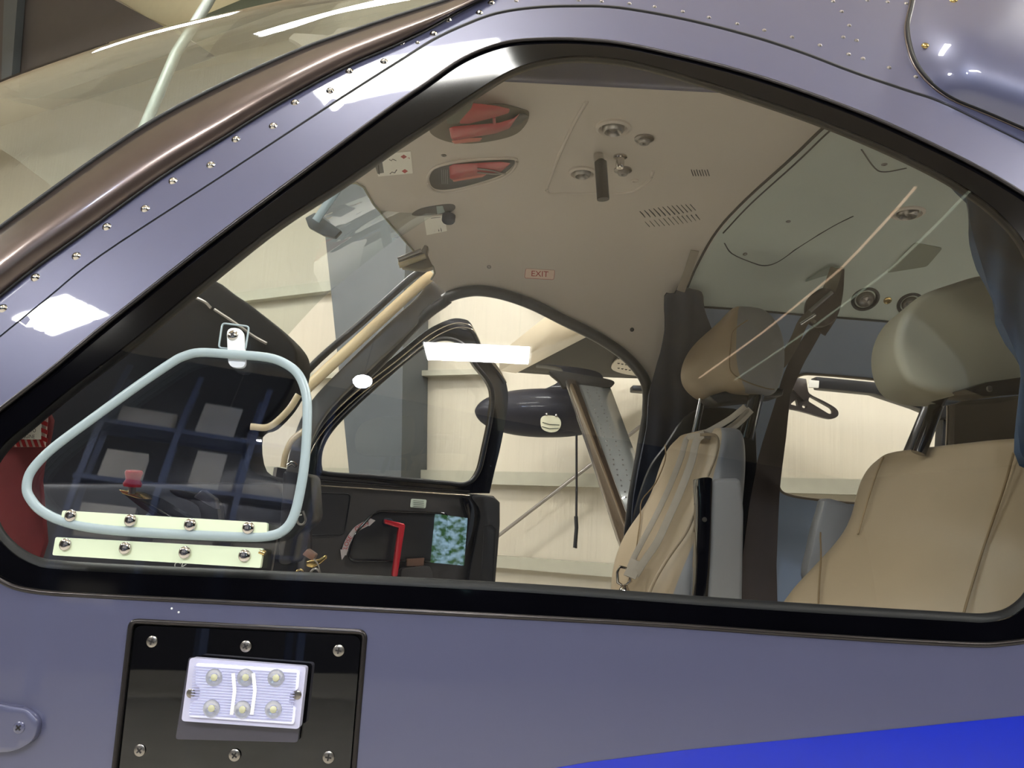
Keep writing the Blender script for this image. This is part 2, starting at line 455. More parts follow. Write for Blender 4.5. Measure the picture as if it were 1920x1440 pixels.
# ================================================================= AIRCRAFT, OUTSIDE
air = thing('airplane', 'purple grey high wing airplane with a blue stripe, nose to the left', 'airplane', (0, 1.55, .6))
WOUT = cr([(-60, 815), (0, 768), (100, 690), (200, 607), (400, 449), (600, 300), (720, 211), (800, 156), (868, 110), (940, 82), (1010, 74), (1100, 75), (1200, 88), (1400, 137), (1600, 206), (1750, 272), (1880, 340), (1960, 400), (2010, 500), (2025, 700), (2022, 950), (2005, 1120), (1960, 1188), (1880, 1207), (1780, 1207), (1500, 1190), (1200, 1169), (800, 1148), (480, 1132), (180, 1117), (60, 1108), (0, 1088), (-60, 1040), (-95, 960), (-90, 870)], 5, True)
WIN = cr([(0, 838), (60, 786), (130, 728), (250, 636), (400, 512), (520, 418), (640, 340), (740, 270), (820, 218), (880, 178), (960, 130), (1040, 108), (1120, 106), (1220, 122), (1400, 176), (1560, 232), (1700, 292), (1800, 345), (1880, 405), (1935, 480), (1958, 600), (1965, 800), (1962, 980), (1948, 1095), (1915, 1145), (1860, 1166), (1760, 1163), (1400, 1141), (1000, 1112), (600, 1091), (300, 1078), (120, 1068), (60, 1058), (12, 1028), (-20, 980), (-30, 900)], 5, True)
SEAM = cr([(-90, 705), (0, 633), (90, 560), (190, 480), (410, 336), (640, 186), (765, 107), (815, 76), (870, 50), (930, 28), (1000, 17), (1080, 14), (1160, 17), (1280, 38), (1400, 68), (1500, 100), (1600, 138), (1700, 172), (1760, 192), (1850, 235), (1960, 290), (2080, 362)], 5)
def shift(l, dx, dy): return [Vector((p[0]+dx, p[1]+dy)) for p in l]
LMP = rnd([(246, 1164), (685, 1185), (661, 1478), (212, 1464)], 14)
ds = sheet('pilot_door_skin', SEAM+[(2080, 1560), (-90, 1560)], [WOUT, LMP], S(), paint, air, th=.003, grid=22)
BUP = cr([(-60, 472), (0, 428), (100, 355), (200, 284), (300, 220), (420, 158), (560, 95), (640, 66), (740, 32), (860, -6), (960, -40)], 5)
BLO = cr([(-60, 600), (0, 553), (60, 505), (150, 440), (300, 332), (420, 256), (520, 194), (640, 128), (740, 84), (800, 55), (880, 10), (960, -30)], 5)
FAIR = cr([(1722, -60), (1712, 5), (1703, 50), (1709, 90), (1722, 122), (1750, 155), (1790, 183), (1860, 212), (1960, 256), (2080, 315)], 5)
sk = sheet('fuselage_skin', list(reversed(shift(SEAM, 0, -4)))+list(BLO)+[(1200, -70), (2080, -70), (3000, -70), (3000, 1560), (2088, 1560)], [], S(), paint, air, th=.003, grid=22)
tube('door_seam', [onskin(p[0], p[1]-2, .0035) for p in list(SEAM)+[Vector((2084, 400)), Vector((2084, 700)), Vector((2084, 1100)), Vector((2084, 1560))]], .0028, rubber, air, seg=6)
# wing root fairing, bulging outward
def fairmap(px, py):
    q = Vector((px, py)); d = 1e9
    for a, b in zip(FAIR[:-1], FAIR[1:]):
        u = b-a; t = min(1, max(0, (q-a).dot(u)/u.length_squared)); d = min(d, (q-a-u*t).length)
    t = min(1, d/190); return onskin(px, py, -.009-.085*(1-(1-t)**2))
sheet('wing_root_fairing', FAIR+[(2500, 440), (2500, -60)], [], fairmap, paint, air, th=.003, grid=16)
tube('fairing_seam', [onskin(p[0], p[1], -.006) for p in FAIR], .0036, rubber, air, seg=8)
tube('fairing_bead', [onskin(p[0]-6, p[1]+4, -.001) for p in FAIR], .0016, bronze, air, seg=8)
# blue stripe
sheet('blue_stripe', [(985, 1450), (1100, 1430), (1280, 1407), (1600, 1375), (1920, 1342), (2078, 1326), (2990, 1235), (2990, 1555), (700, 1555), (800, 1490)], [], S(-.0008), bluep, air, th=.0006, grid=26)
# window assembly
sheet('window_border', WOUT, [WIN], S(.004), borderm, air, th=.003, grid=30)
tube('window_seal', [onskin(p[0], p[1], .0005) for p in WOUT], .0028, rimm, air, closed=True, seg=8)
sheet('window_pane', WIN, [], S(.0045), clearg, air, th=.004, grid=36)
tube('inner_window_trim', [onskin(p[0], p[1], .035) for p in WIN], .010, rubber, air, closed=True, seg=8)
INR = [(p[0]+(960-p[0])*-.012, p[1]+(640-p[1])*-.02) for p in WIN]
sheet('door_inner_shell', rnd([(-90, 720), (640, 120), (900, 20), (1300, 60), (2080, 400), (2080, 1560), (-90, 1560)], 40), [INR], S(.05), darkin, air, th=.01, grid=60)
# rivets
RV = [(5, 578), (66, 520), (143, 480), (200, 425), (272, 391), (324, 339), (395, 309), (442, 261), (512, 236), (553, 192), (619, 170), (655, 133), (720, 115), (752, 80), (813, 63), (840, 37), (899, 24), (921, 5)]
RS = [(1085, 1), (1128, 3), (1180, 7), (1227, 13), (1280, 22), (1329, 33), (1382, 45), (1433, 57), (1485, 70), (1537, 85), (1591, 102), (1618, 110), (1667, 127), (1717, 144), (1562, 3), (1578, 22), (1592, 48), (1581, 70), (1606, 76), (1626, 1), (1664, 4), (1699, 7), (783, 80), (968, 2)]
for l, r, h in ((RV, .0046, .0032), (RS, .0027, .0021)):
    for q in l:
        p = onskin(*q); n = skin_n(p)
        lathe('rivet', [(r*1.25, 0), (r*1.2, h*.15), (r, h*.3), (r*.9, h*.7), (r*.55, h*.95), (r*.1, h)], p, n, chrome if r > .004 else steel, sk, seg=14)
for q, r in (((1735, 87), .006), ((1788, 2), .006)):
    p = fairmap(*q); lathe('fairing_screw', [(r, 0), (r, .001), (r*.8, .003), (r*.2, .004)], p, skin_n(p), brass, air, seg=16)
# windscreen post: a convex glossy band
rows = []
n = len(BUP)
for k in range(9):
    t = k/8; row = []
    for a, b in zip(BUP, BLO):
        q = a.lerp(b, t); row.append(onskin(q.x, q.y, -.004-.020*math.sin(math.pi*t)))
    rows.append(row)
vv = [p for r in rows for p in r]; ff = [(i*n+j, i*n+j+1, (i+1)*n+j+1, (i+1)*n+j) for i in range(8) for j in range(n-1)]
o = put('windscreen_post', mesh(vv, ff), bronze, air, True)
if sum(p.normal.dot(EYE-p.center) for p in o.data.polygons) < 0: o.data.flip_normals()
md = o.modifiers.new('s', 'SOLIDIFY'); md.thickness = .006; md.offset = -1
tube('windscreen_seal', [onskin(p[0], p[1], -.004) for p in BUP], .0034, rubber, air, seg=8)
tube('post_bead', [onskin(p[0], p[1]+2, -.003) for p in BLO], .0016, rubber, air, seg=8)
# windscreen
SIL = cr([(-60, 232), (0, 207), (100, 165), (200, 131), (300, 100), (400, 76), (520, 50), (640, 28), (700, 16), (800, 0), (960, -30)], 5)
m_ = len(SIL); vv = []; ff = []; K = 16
for j in range(m_):
    a2 = BUP[int(j*(n-1)/(m_-1))]; A = onskin(a2[0], a2[1], .0); B = P(SIL[j][0], SIL[j][1]+3, 1.36)
    for k in range(K+1):
        th_ = math.pi*k/K
        y = A.y+(1.5-A.y)*(1-math.cos(th_)); s = math.sin(th_)
        x = A.x+(B.x-A.x)*s
        vv.append(Vector((x, y, A.z+(B.z-A.z)*s)))
for j in range(m_-1):
    for k in range(K):
        ff.append((j*(K+1)+k, j*(K+1)+k+1, (j+1)*(K+1)+k+1, (j+1)*(K+1)+k))
put('windscreen', mesh(vv, ff), windg, air, True)
# ---- vent window
VO = cr([(50, 915), (56, 888), (78, 860), (112, 830), (180, 780), (260, 722), (322, 680), (345, 668), (375, 661), (430, 664), (500, 670), (535, 682), (560, 703), (574, 740), (576, 790), (572, 860), (564, 915), (552, 965), (535, 992), (505, 1005), (440, 1006), (300, 1000), (190, 992), (120, 978), (78, 958), (57, 935)], 4, True)
vf = tube('vent_window_frame', [onskin(p[0], p[1], -.008) for p in VO], .0052, graypl, air, closed=True, seg=12, flat=(.0052, .0036))
sheet('vent_window_pane', VO, [], S(-.0045), ventg, air, th=.003, grid=40)
def screw(q, r, mapf, m, parent, h=.003, nm='screw', cross=True):
    p = mapf(*q); nn = skin_n(p)
    o = lathe(nm, [(r, 0), (r, h*.4), (r*.85, h*.8), (r*.5, h), (r*.05, h)], p, nn, m, parent, seg=18)
    if cross:
        a, b, _ = frame_of(nn); c = p+nn*(h*1.0); an = random.random()*1.5
        u = a*math.cos(an)+b*math.sin(an); v = b*math.cos(an)-a*math.sin(an)
        J = ([], [])
        for d in (u, v): tube('', [c-d*r*.55, c+d*r*.55], 0, None, seg=4, flat=(r*.13, .0003), up=nn, join=J)
        c2 = put('screw_recess', fixn(mesh(*J)), ink, o)
    return o
h1 = sheet('hinge_strip', rnd([(117, 957), (501, 980), (500, 1007), (112, 984)], 3, 2), [], S(-.0105), cream, air, th=.005, grid=0)
h2 = sheet('hinge_strip', rnd([(104, 1007), (493, 1028), (488, 1065), (98, 1041)], 3, 2), [], S(-.006), cream, air, th=.005, grid=0)
for q in ((133, 967), (245, 976), (357, 984), (466, 990)): screw(q, .0066, S(-.0105), chrome, h1, .0035, 'hinge_screw', False)
for q in ((123, 1021), (235, 1028), (347, 1036), (459, 1042)): screw(q, .0066, S(-.006), chrome, h2, .0035, 'hinge_screw', False)
tube('hinge_pin', [onskin(487, 1034, -.004), onskin(497, 1038, -.004)], .003, brass, air)
lt = sheet('vent_latch', rnd([(425, 614), (456, 616), (461, 690), (428, 688)], 14, 4), [], S(-.004), white, air, th=.004, grid=0)
screw((437, 629), .0062, S(-.004), chrome, lt, .003, 'latch_screw')
tube('latch_gasket', [onskin(p[0], p[1], -.001) for p in rnd([(417, 606), (467, 612), (460, 657), (410, 652)], 6, 3)], .0011, graypl, air, closed=True, seg=6)
# ---- recessed lamp panel
lp = sheet('lamp_panel', rnd([(252, 1172), (677, 1192), (654, 1472), (219, 1456)], 18), [], S(.002), blackp, air, th=.004, grid=0)
tube('lamp_panel_rim', [onskin(p[0], p[1], .000) for p in LMP], .0028, rimm, air, closed=True, seg=8)
for q in ((285, 1203), (461, 1212), (635, 1220), (262, 1407), (440, 1416), (616, 1420)): screw(q, .0058, S(.002), steel, lp, .0012)
LB = [(356, 1233), (574, 1250), (561, 1367), (340, 1352)]
def grow(l, k):
    c = sum((Vector(p) for p in l), Vector((0, 0)))/len(l); return [c+(Vector(p)-c)*k for p in l]
sheet('lamp_base_and_shadow', rnd([(354, 1232), (575, 1250), (558, 1392), (329, 1386)], 6), [], S(-.004), mat('smoked base and shadow', (60, 58, 70), rough=.1, coat=1), lp, th=.005, grid=0)  # base drawn longer, painting in the lamp's shadow reflected by the panel
lb = sheet('lamp_body', rnd(LB, 7), [], S(-.013), mat('lamp surround', (196, 196, 222), rough=.3, coat=.5), air, th=.009, grid=0)
sheet('lens', rnd([(368, 1243), (562, 1257), (559, 1292), (544, 1300), (541, 1318), (554, 1328), (551, 1358), (354, 1344), (357, 1318), (373, 1310), (376, 1292), (366, 1282)], 5), [], S(-.016), lampw, lb, th=.003, grid=0)
strokes('lens_rib', [[(364+(i % 2)+(-.09*j*6), 1250+j*5.2), (556-.09*j*6, 1263+j*5.2)] for i in (0,) for j in range(18)], .0006, S(-.016), mat('rib', (168, 170, 205), rough=.1, coat=1), lb)
for q in ((402, 1270), (461, 1270), (518, 1271), (397, 1328), (455, 1330), (513, 1330)):
    p = onskin(q[0], q[1], -.016); nn = skin_n(p)
    lathe('led_ring', [(.0085, 0), (.0085, .0012), (.006, .0014), (.004, .0004)], p, nn, mat('led ring', (205, 208, 225), rough=.15, metal=.6), lb)
    lathe('led', [(.0035, .0), (.0034, .0014), (.0018, .0022), (.0003, .0024)], p, nn, led, lb)
for a in (437, 475): strokes('painted_glint', [[(a, 1262), (a+3, 1295), (a-3, 1340)]], .0017, S(-.0172), mat('painted glint', (252, 252, 255), rough=.1, coat=1), lb)  # white bars painted as the highlight streaks on the lens
for q in ((358, 1300), (557, 1303)): screw(q, .0045, S(-.013), steel, lb, .001, 'lamp_screw', False)
# ---- raised strap end at the lower left
hp = sheet('latch_strap', rnd([(-90, 1310), (50, 1330), (72, 1352), (64, 1388), (30, 1408), (-90, 1420)], 22, 5), [], S(-.008), paint, air, th=.008, grid=18)
hp.modifiers.remove(hp.modifiers['e']); hp.modifiers.new('b', 'BEVEL').width = .003
screw((36, 1364), .006, S(-.008), paint, hp, .0015)
for q in ((322, 1141), (335, 1148)): lathe('paint_chip', [(.0012, 0), (.0008, .0006)], onskin(*q), (0, -1, 0), white, air, seg=8)
# ================================================================= CABIN SHELL
def cabn(p):
    d = p-EYE; e = 1e-3; g = Vector((0, 0, 0))
    for i in (1, 2):
        a = d.copy(); a[i] += e; b = d.copy(); b[i] -= e; g[i] = (incab(a)-incab(b))/(2*e)
    return -g.normalized()
HL = [(596, 325), (612, 348), (640, 344), (668, 343), (682, 351), (700, 382), (735, 424), (775, 470), (797, 486), (812, 500), (815, 512), (808, 524)]
DO = cr([(838, 549), (865, 540), (900, 536), (945, 543), (1000, 562), (1060, 592), (1120, 622), (1170, 655), (1203, 690), (1216, 722), (1216, 770)], 5)
SEAML = [(1250, 572), (1290, 574), (1400, 581), (1500, 590), (1700, 606), (1960, 628), (2300, 655)]
RJ = cr([(1632, 222), (1600, 215), (1565, 225), (1535, 252), (1485, 300), (1405, 372), (1350, 432), (1311, 495), (1287, 550), (1262, 640), (1240, 700), (1218, 740)], 4)
hl = sheet('headliner', HL+list(DO)[:-3]+list(reversed(RJ))[:-1]+[(1600, 212), (1400, 144), (1250, 106), (1100, 88), (1000, 90), (900, 125), (760, 210), (640, 295)], [], C(), beige, air, th=.006, grid=34)
hr = sheet('rear_headliner', list(RJ)+[(1216, 770), (1250, 770)]+SEAML+[(2300, 520), (2010, 450), (1900, 368), (1750, 285)], [], C(), green_b, air, th=.006, grid=34)
RW = cr([(1478, 762), (1482, 726), (1500, 704), (1540, 703), (1640, 712), (1750, 724), (1772, 738), (1777, 770), (1773, 860), (1765, 930), (1745, 950), (1640, 946), (1540, 938), (1478, 928), (1460, 912), (1461, 880), (1470, 810)], 4, True)
sp = sheet('side_panel', [(p[0], p[1]+1) for p in SEAML]+[(2300, 1500), (1170, 1500), (1182, 960), (1205, 860), (1222, 770), (1250, 770)], [RW], C(-.002), sidep, air, th=.006, grid=40)
tube('rear_window_trim', [oncab(p[0], p[1], .003) for p in RW], .0035, mat('tan edge', (110, 98, 84), rough=.5), air, closed=True, seg=8)
tube('panel_seam', [oncab(p[0], p[1], .002) for p in SEAML], .003, rubber, air, seg=6)
tube('liner_edge', [oncab(p[0], p[1], .003) for p in HL[2:]], .0028, mat('pale edge', (150, 148, 130), rough=.5), air, seg=8)
tube('door_opening_seal', [oncab(p[0], p[1], .012) for p in cr([(560, 905), (575, 830), (620, 765), (700, 690), (790, 598), (838, 562)], 5)]+[oncab(p[0]-2, p[1]+9, .012) for p in DO]+[oncab(p[0]-8, p[1], .012) for p in ((1210, 850), (1196, 930), (1188, 1000), (1186, 1150))], .0155, blackf, air, seg=12)
wbox('cabin_floor', -1.3, 3.2, .90, 2.22, .75, .79, darkin, air)
prof = [(1.13, .64), (1.15, .72), (1.20, .79), (1.32, .83), (1.55, .85), (1.85, .82), (2.08, .76), (2.20, .68), (2.25, .63)]
loft('fuselage_roof', [[Vector((x, y, 2.05+z)) for y, z in prof]+[Vector((x, y, 2.05+z-.012)) for y, z in reversed(prof)] for x in (-.12, .5, 1.2, 2.4, 3.4)], paint, air, 0)
wbox('far_lower_skin', -1.3, 3.2, 2.27, 2.29, .7, 1.62, paint, air)
wbox('rear_bulkhead', 3.2, 3.24, .9, 2.25, .75, 2.7, sidep, air)
wbox('firewall', -1.34, -1.3, .9, 2.25, .75, 1.95, darkin, air)
# ---- overhead fittings, children of the headliner
def cs(q, r, m, nm='liner_screw', h=.002, par=None):
    p = oncab(*q); return lathe(nm, [(r, 0), (r, h*.6), (r*.8, h), (r*.45, h), (r*.4, h*.4), (r*.05, h*.4)], p, cabn(p), m, par or hl, seg=16)
for q in ((1185, 618), (1478, 415), (1397, 476), (1658, 308), (832, 291), (917, 500-0)): cs(q, .006, steel if q[0] != 1185 else rubber)
tube('roof_joint', [oncab(p[0], p[1], .002) for p in cr([(1560, 225), (1530, 252), (1480, 300), (1400, 372), (1345, 432), (1308, 495), (1284, 550)], 5)], .0035, rubber, hl, seg=6)
tube('roof_joint', [oncab(p[0], p[1], .002) for p in cr([(1572, 231), (1542, 258), (1490, 308), (1410, 380), (1356, 437)], 5)], .002, darkin, hl, seg=6)
def gasper(q, r, sx, m1, nm='air_vent', par=None):
    p = oncab(*q); nn = cabn(p)
    o = lathe(nm, [(r*1.25, 0), (r*1.25, .004), (r*1.05, .007), (r*.95, .004), (r*.9, -.0)], p, nn, m1, par or hl, seg=28)
    lathe('vent_nozzle', [(r*.8, .0), (r*.8, .006), (r*.62, .012), (r*.5, .008), (r*.3, .005), (r*.1, .009), (r*.02, .009)], p, nn, steel, o, seg=24)
gasper((1150, 238), .027, 1, beige); gasper((1092, 322), .024, 1, beige)
gasper((1702, 398), .030, 1, beige); gasper((1622, 560), .030, 1, blackf); gasper((1706, 569), .028, 1, blackf)
cs((1664, 563), .011, brass, 'light_button', .004); cs((1135, 341), .006, steel, 'light_button', .003); cs((1190, 338), .009, beige, 'light_button', .004)
def knob(q, r, m, nm, h=.02):
    p = oncab(*q); nn = cabn(p)
    lathe(nm, [(r*1.6, 0), (r*1.6, .003), (r, .005), (r, h), (r*.8, h+.004), (r*.3, h+.004), (r*.2, h)], p, nn, m, hl, seg=24)
knob((1208, 259), .012, steel, 'headset_jack', .008); knob((1168, 318), .012, steel, 'headset_jack', .008); knob((1163, 293), .009, chrome, 'chrome_knob', .022)
# hanging black lever on a chrome stub
q0 = oncab(1122, 290); dn = Vector((.012, 0, -1)).normalized()
tube('lever_stub', [q0, q0+Vector((0, -.01, -.012)), P(1126, 306, q0.y-.03)], .0105, chrome, hl, seg=16)
ll = q0.y-.03
tube('lever_grip', [P(1126, 304, ll), P(1131, 374, ll)], .0125, blackf, hl, seg=20)
# console panels outlined on the liner
tube('console_edge', [oncab(p[0], p[1], .0) for p in cr([(1100, 190), (1076, 230), (1055, 275), (1033, 330), (1027, 360), (1060, 362), (1120, 362), (1180, 360), (1215, 340), (1225, 320)], 5)], .004, beige, hl, seg=8)
tube('hatch_edge', [oncab(p[0], p[1], .0005) for p in cr([(1358, 455), (1372, 475), (1410, 492), (1434, 498), (1460, 490), (1500, 462), (1560, 425), (1600, 405)], 4)], .0018, darkin, hl, seg=6)
tube('hatch_edge', [oncab(p[0], p[1], .0005) for p in cr([(1700, 315), (1660, 322), (1640, 315), (1615, 280)], 4)], .0016, darkin, hl, seg=6)
sheet('label_plate', rnd([(1715, 455), (1768, 465), (1738, 500), (1662, 512)], 6), [], C(.001), mat('clear plate', (138, 142, 128), rough=.35), hl, th=.001, grid=0)
# speaker grilles: slots
sl = []
for i in range(12):
    x = 1200+i*8.6; y = 402-i*1.2
    a = 10+6*math.sin(math.pi*(i+1)/13)
    sl.append([(x, y-a*.55), (x+a*.9, y+a*.45)])
    sl.append([(x+10, y+17-a*.35), (x+10+a*.75, y+17+a*.5)])
strokes('speaker_grille', sl, .0018, C(), ink, hl)
strokes('speaker_grille', [[(1296+i*5, 318+(i % 2)), (1300+i*5, 330)] for i in range(7)], .0009, C(), ink, hl)
# EXIT sign
sheet('exit_plate', rnd([(986, 504), (1040, 507), (1038, 524), (984, 521)], 3), [], C(.001), mat('exit plate', (232, 205, 188), rough=.5), hl, th=.001, grid=0)
tube('exit_border', [oncab(p[0], p[1], .0015) for p in rnd([(986, 504), (1040, 507), (1038, 524), (984, 521)], 3)], .0011, redink, hl, closed=True, seg=6)
text('exit_lettering', 'EXIT', (1012, 514), 11, C(.0012), redink, hl, rot=.05, sq=1.05)
# fuel levers in their recesses
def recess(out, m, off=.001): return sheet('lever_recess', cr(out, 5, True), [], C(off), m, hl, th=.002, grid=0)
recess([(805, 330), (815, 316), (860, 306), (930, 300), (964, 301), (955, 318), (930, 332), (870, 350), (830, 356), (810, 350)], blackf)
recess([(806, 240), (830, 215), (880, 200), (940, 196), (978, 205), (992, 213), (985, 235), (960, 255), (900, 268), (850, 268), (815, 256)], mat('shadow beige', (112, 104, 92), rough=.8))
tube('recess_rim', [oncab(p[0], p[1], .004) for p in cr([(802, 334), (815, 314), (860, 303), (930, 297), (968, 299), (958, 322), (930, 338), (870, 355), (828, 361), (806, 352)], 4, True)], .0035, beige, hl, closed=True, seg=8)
def barq(nm, pts, m, off, d=.012):
    return prism(nm, pts, C(off), lambda x, y: oncab(x, y, off-d), m, hl, bev=.002)
barq('fuel_lever', [(842, 312), (850, 308), (938, 303), (958, 306), (940, 322), (880, 332), (848, 338), (843, 334)], red, .022)
barq('lever_cap', [(848, 336), (880, 331), (920, 322), (905, 332), (850, 341)], pink, .02)
strokes('lever_text', [[(828+i*3.5, 318), (829+i*3.5, 345)] for i in range(4)], .0006, C(.003), mat('grey print', (150, 150, 150)), hl)
tube('lever_rod', [oncab(895, 316, .028), oncab(925, 320, .028), oncab(945, 325, .02)], .0022, steel, hl)
tube('lever_rod', [oncab(895, 323, .028), oncab(925, 326, .028), oncab(948, 325, .02)], .0022, steel, hl)
barq('fuel_lever', [(842, 240), (850, 237), (935, 230), (962, 222), (975, 212), (955, 241), (930, 250), (850, 264), (845, 258)], red, .03)
barq('lever_tip', [(948, 232), (965, 215), (984, 212), (992, 218), (975, 232), (955, 240)], blackf, .026)
barq('lever_cap', [(846, 264), (880, 259), (905, 258), (900, 265), (852, 270)], pink, .026)
barq('lever_guard', [(862, 232), (862, 205), (886, 193), (930, 198), (956, 204), (954, 212), (928, 220), (880, 232)], redp, .05, .02)
barq('lever_guard', [(835, 218), (838, 205), (870, 192), (888, 192), (884, 203), (858, 232), (840, 233)], olive, .052, .02)
tube('lever_pin', [oncab(926, 219, .05), oncab(927, 231, .04)], .003, red, hl)
# placards
w2 = mat('placard white', (246, 242, 230), rough=.5)
sheet('placard', [(702, 291), (770, 284), (774, 325), (709, 331)], [], C(.001), w2, hl, th=.001, grid=0)
sheet('placard_block', [(700, 302), (716, 299), (720, 324), (708, 326)], [], C(.0018), mat('block grey', (96, 94, 92)), hl, th=.0008, grid=0)
strokes('placard_marks', [[(730, 299), (734, 301), (736, 298), (743, 301)], [(731, 326), (735, 322), (740, 324), (744, 318)], [(709, 304), (711, 327)]], .0011, C(.0015), ink, hl)
sheet('placard_arrow', [(722, 308), (742, 312), (722, 319)], [], C(.0018), redink, hl, th=.0008, grid=0)
for cc in ((757, 294), (759, 321)): sheet('placard_arrow', [(cc[0]-6, cc[1]), (cc[0], cc[1]-4), (cc[0]+6, cc[1]), (cc[0], cc[1]+4)], [], C(.0018), redink, hl, th=.0008, grid=0)
text('placard_lettering', 'EXIT', (765, 305), 7, C(.0012), redink, hl, rot=1.5, sq=1.0)
text('placard_lettering', 'PULL', (754, 308), 5, C(.0012), redink, hl, rot=1.5, sq=1.0)
sheet('placard', [(795, 408), (833, 404), (838, 433), (800, 441)], [], C(.001), w2, hl, th=.001, grid=0)
strokes('placard_marks', [[(808, 409), (826, 407)]]+[[(809+j*4.5+(3 if j > 1 else 0), 418), (811+j*4.5+(3 if j > 1 else 0), 434)] for j in range(4)], .0009, C(.0012), ink, hl)
sheet('knob_slot', cr([(772, 402), (790, 391), (830, 384), (850, 384), (853, 392), (838, 400), (810, 403), (785, 405)], 4, True), [], C(.001), mat('slot grey', (88, 86, 84), rough=.7), hl, th=.001, grid=0)
sheet('knob_slide', [(818, 387), (830, 386), (834, 398), (820, 402)], [], C(.003), mat('slide', (150, 165, 160), rough=.4), hl, th=.002, grid=0)
p = oncab(842, 399); lathe('slide_knob', [(.011, 0), (.0165, .004), (.0165, .018), (.014, .022), (.002, .022)], p+cabn(p)*.004, cabn(p), navy, hl, seg=24)
# ---- far windscreen pillar
Q = PY(2.16)
tube('pillar_seal', [Q(*p) for p in cr([(803, 505), (770, 522), (680, 603), (600, 672), (540, 735), (470, 806), (440, 840)], 5)], .010, blackf, air, seg=10)
tube('pillar_trim', [PY(2.15)(*p) for p in cr([(812, 514), (780, 540), (690, 622), (610, 695), (550, 752), (490, 800), (460, 815)], 5)], .0, mat('cream trim', (238, 214, 168), rough=.3, coat=.5), air, seg=12, flat=(.0155, .008), up=(0, -1, 0))
prism('pillar_cover', cr([(806, 526), (836, 552), (800, 590), (720, 665), (660, 722), (610, 775), (580, 830), (560, 900), (535, 900), (550, 820), (580, 755), (640, 690), (720, 612), (780, 558)], 4, True), PY(2.17), (0, .03, 0), mat('grey pillar cover', (98, 96, 94), rough=.4, var=.06), air, bev=.006)
wb = prism('visor_bracket', [(745, 488), (790, 468), (796, 458), (803, 461), (800, 474), (812, 500), (795, 505), (752, 500)], PY(1.95), (0, .03, 0), mat('visor bracket', (120, 112, 96), rough=.35, metal=.6), air, bev=.003)
tube('visor_rod', [PY(1.94)(746, 487), PY(1.94)(790, 470)], .006, steel, air); tube('visor_rod', [PY(1.94)(748, 498), PY(1.94)(798, 480)], .007, mat('tan rod', (175, 160, 125), rough=.3), air)
# centre windscreen brace with its foot
tube('windscreen_brace', [PY(1.62)(640, 345), PY(1.62)(592, 414)], .0, graypl, air, seg=10, flat=(.009, .004))
prism('brace_foot', [(572, 408), (590, 398), (640, 432), (628, 445), (606, 440), (578, 425)], PY(1.64), (0, .015, 0), colm, air, bev=.002)
# ================================================================= COPILOT DOOR (swung open)
x0 = P(560, 900, 2.30)
DN = Vector((-.50, 1, 0)).normalized()
def DP(off=0.0):
    return lambda px, py: planeP(px, py, x0-DN*off, DN)
dh = cr([(600, 878), (603, 838), (630, 795), (700, 728), (770, 668), (812, 640), (845, 636), (872, 650), (892, 684), (914, 712), (924, 738), (921, 780), (909, 840), (897, 885), (874, 907), (830, 905), (700, 894), (615, 888)], 5, True)
do_ = cr([(560, 900), (572, 840), (600, 790), (660, 730), (740, 668), (800, 620), (842, 599), (868, 598), (884, 608), (904, 650), (935, 690), (950, 722), (952, 760), (940, 830), (927, 885), (918, 925)], 5)
cdr = air
sheet('copilot_door_frame', list(do_)+[(700, 925), (555, 915)], [dh], DP(), blackg, air, th=.03, grid=40)
tube('copilot_window_seal', [DP(.006)(*p) for p in dh], .007, blackf, air, closed=True, seg=10)
tube('copilot_frame_bead', [DP(.012)(p[0]+4, p[1]+9) for p in do_[4:-22]], .0016, mat('bead', (200, 190, 170), rough=.2, metal=.8), air, seg=6)
tube('copilot_frame_bead', [DP(.012)(p[0]+8, p[1]+17) for p in do_[4:-24]], .0014, mat('bead', (200, 190, 170)), air, seg=6)
sheet('copilot_door_pane', dh, [], DP(-.012), clearg, air, th=.004, grid=0)
cp = sheet('copilot_door_panel', [(520, 876), (600, 892), (700, 902), (820, 918), (875, 925), (925, 930), (937, 942), (937, 985), (927, 1110), (905, 1400), (480, 1400), (500, 1000)], [], DP(.004), doorin, air, th=.05, grid=0)
tube('door_sill_strip', [DP(.008)(*p) for p in ((590, 910), (700, 917), (820, 925), (880, 929))], .0022, mat('bead', (200, 190, 170)), cp, seg=6)
tube('door_sill_strip', [DP(.006)(*p) for p in ((590, 900), (700, 908), (820, 917), (880, 922))], .004, blackg, cp, seg=8)
prism('door_edge_cover', cr([(884, 930), (920, 930), (934, 940), (937, 965), (930, 1060), (924, 1200), (868, 1200), (880, 1080), (893, 1010), (900, 960)], 4, True), DP(.03), tuple(DN*.02), darkin, cp, bev=.006)
strokes('edge_plate_line', [[(900, 1110), (908, 985), (922, 984), (930, 992), (924, 1110)]], .0012, DP(.031), ink, cp)
prism('pull_handle', cr([(868, 935), (884, 940), (890, 965), (885, 1000), (876, 1025), (868, 1045), (872, 1010), (878, 975)], 4, True), DP(.045), tuple(DN*.03), blackg, cp, bev=.006)
prism('door_pocket', rnd([(704, 960), (838, 964), (842, 1050), (655, 1050), (668, 1000)], 14, 4), DP(.007), tuple(DN*.002), mat('pocket', (26, 26, 29), rough=.35), cp, bev=.001)
tube('pocket_rim', [DP(.009)(*p) for p in rnd([(704, 958), (840, 962), (844, 1052), (652, 1052), (666, 1000)], 16, 4)], .004, blackg, cp, closed=True, seg=8)
tube('access_panel_edge', [DP(.006)(*p) for p in rnd([(590, 924), (658, 926), (646, 1003), (578, 1004)], 10, 4)], .0022, blackf, cp, closed=True, seg=6)
sheet('access_panel', rnd([(592, 926), (656, 928), (644, 1001), (580, 1002)], 10, 4), [], DP(.007), darkin, cp, th=.002, grid=0)
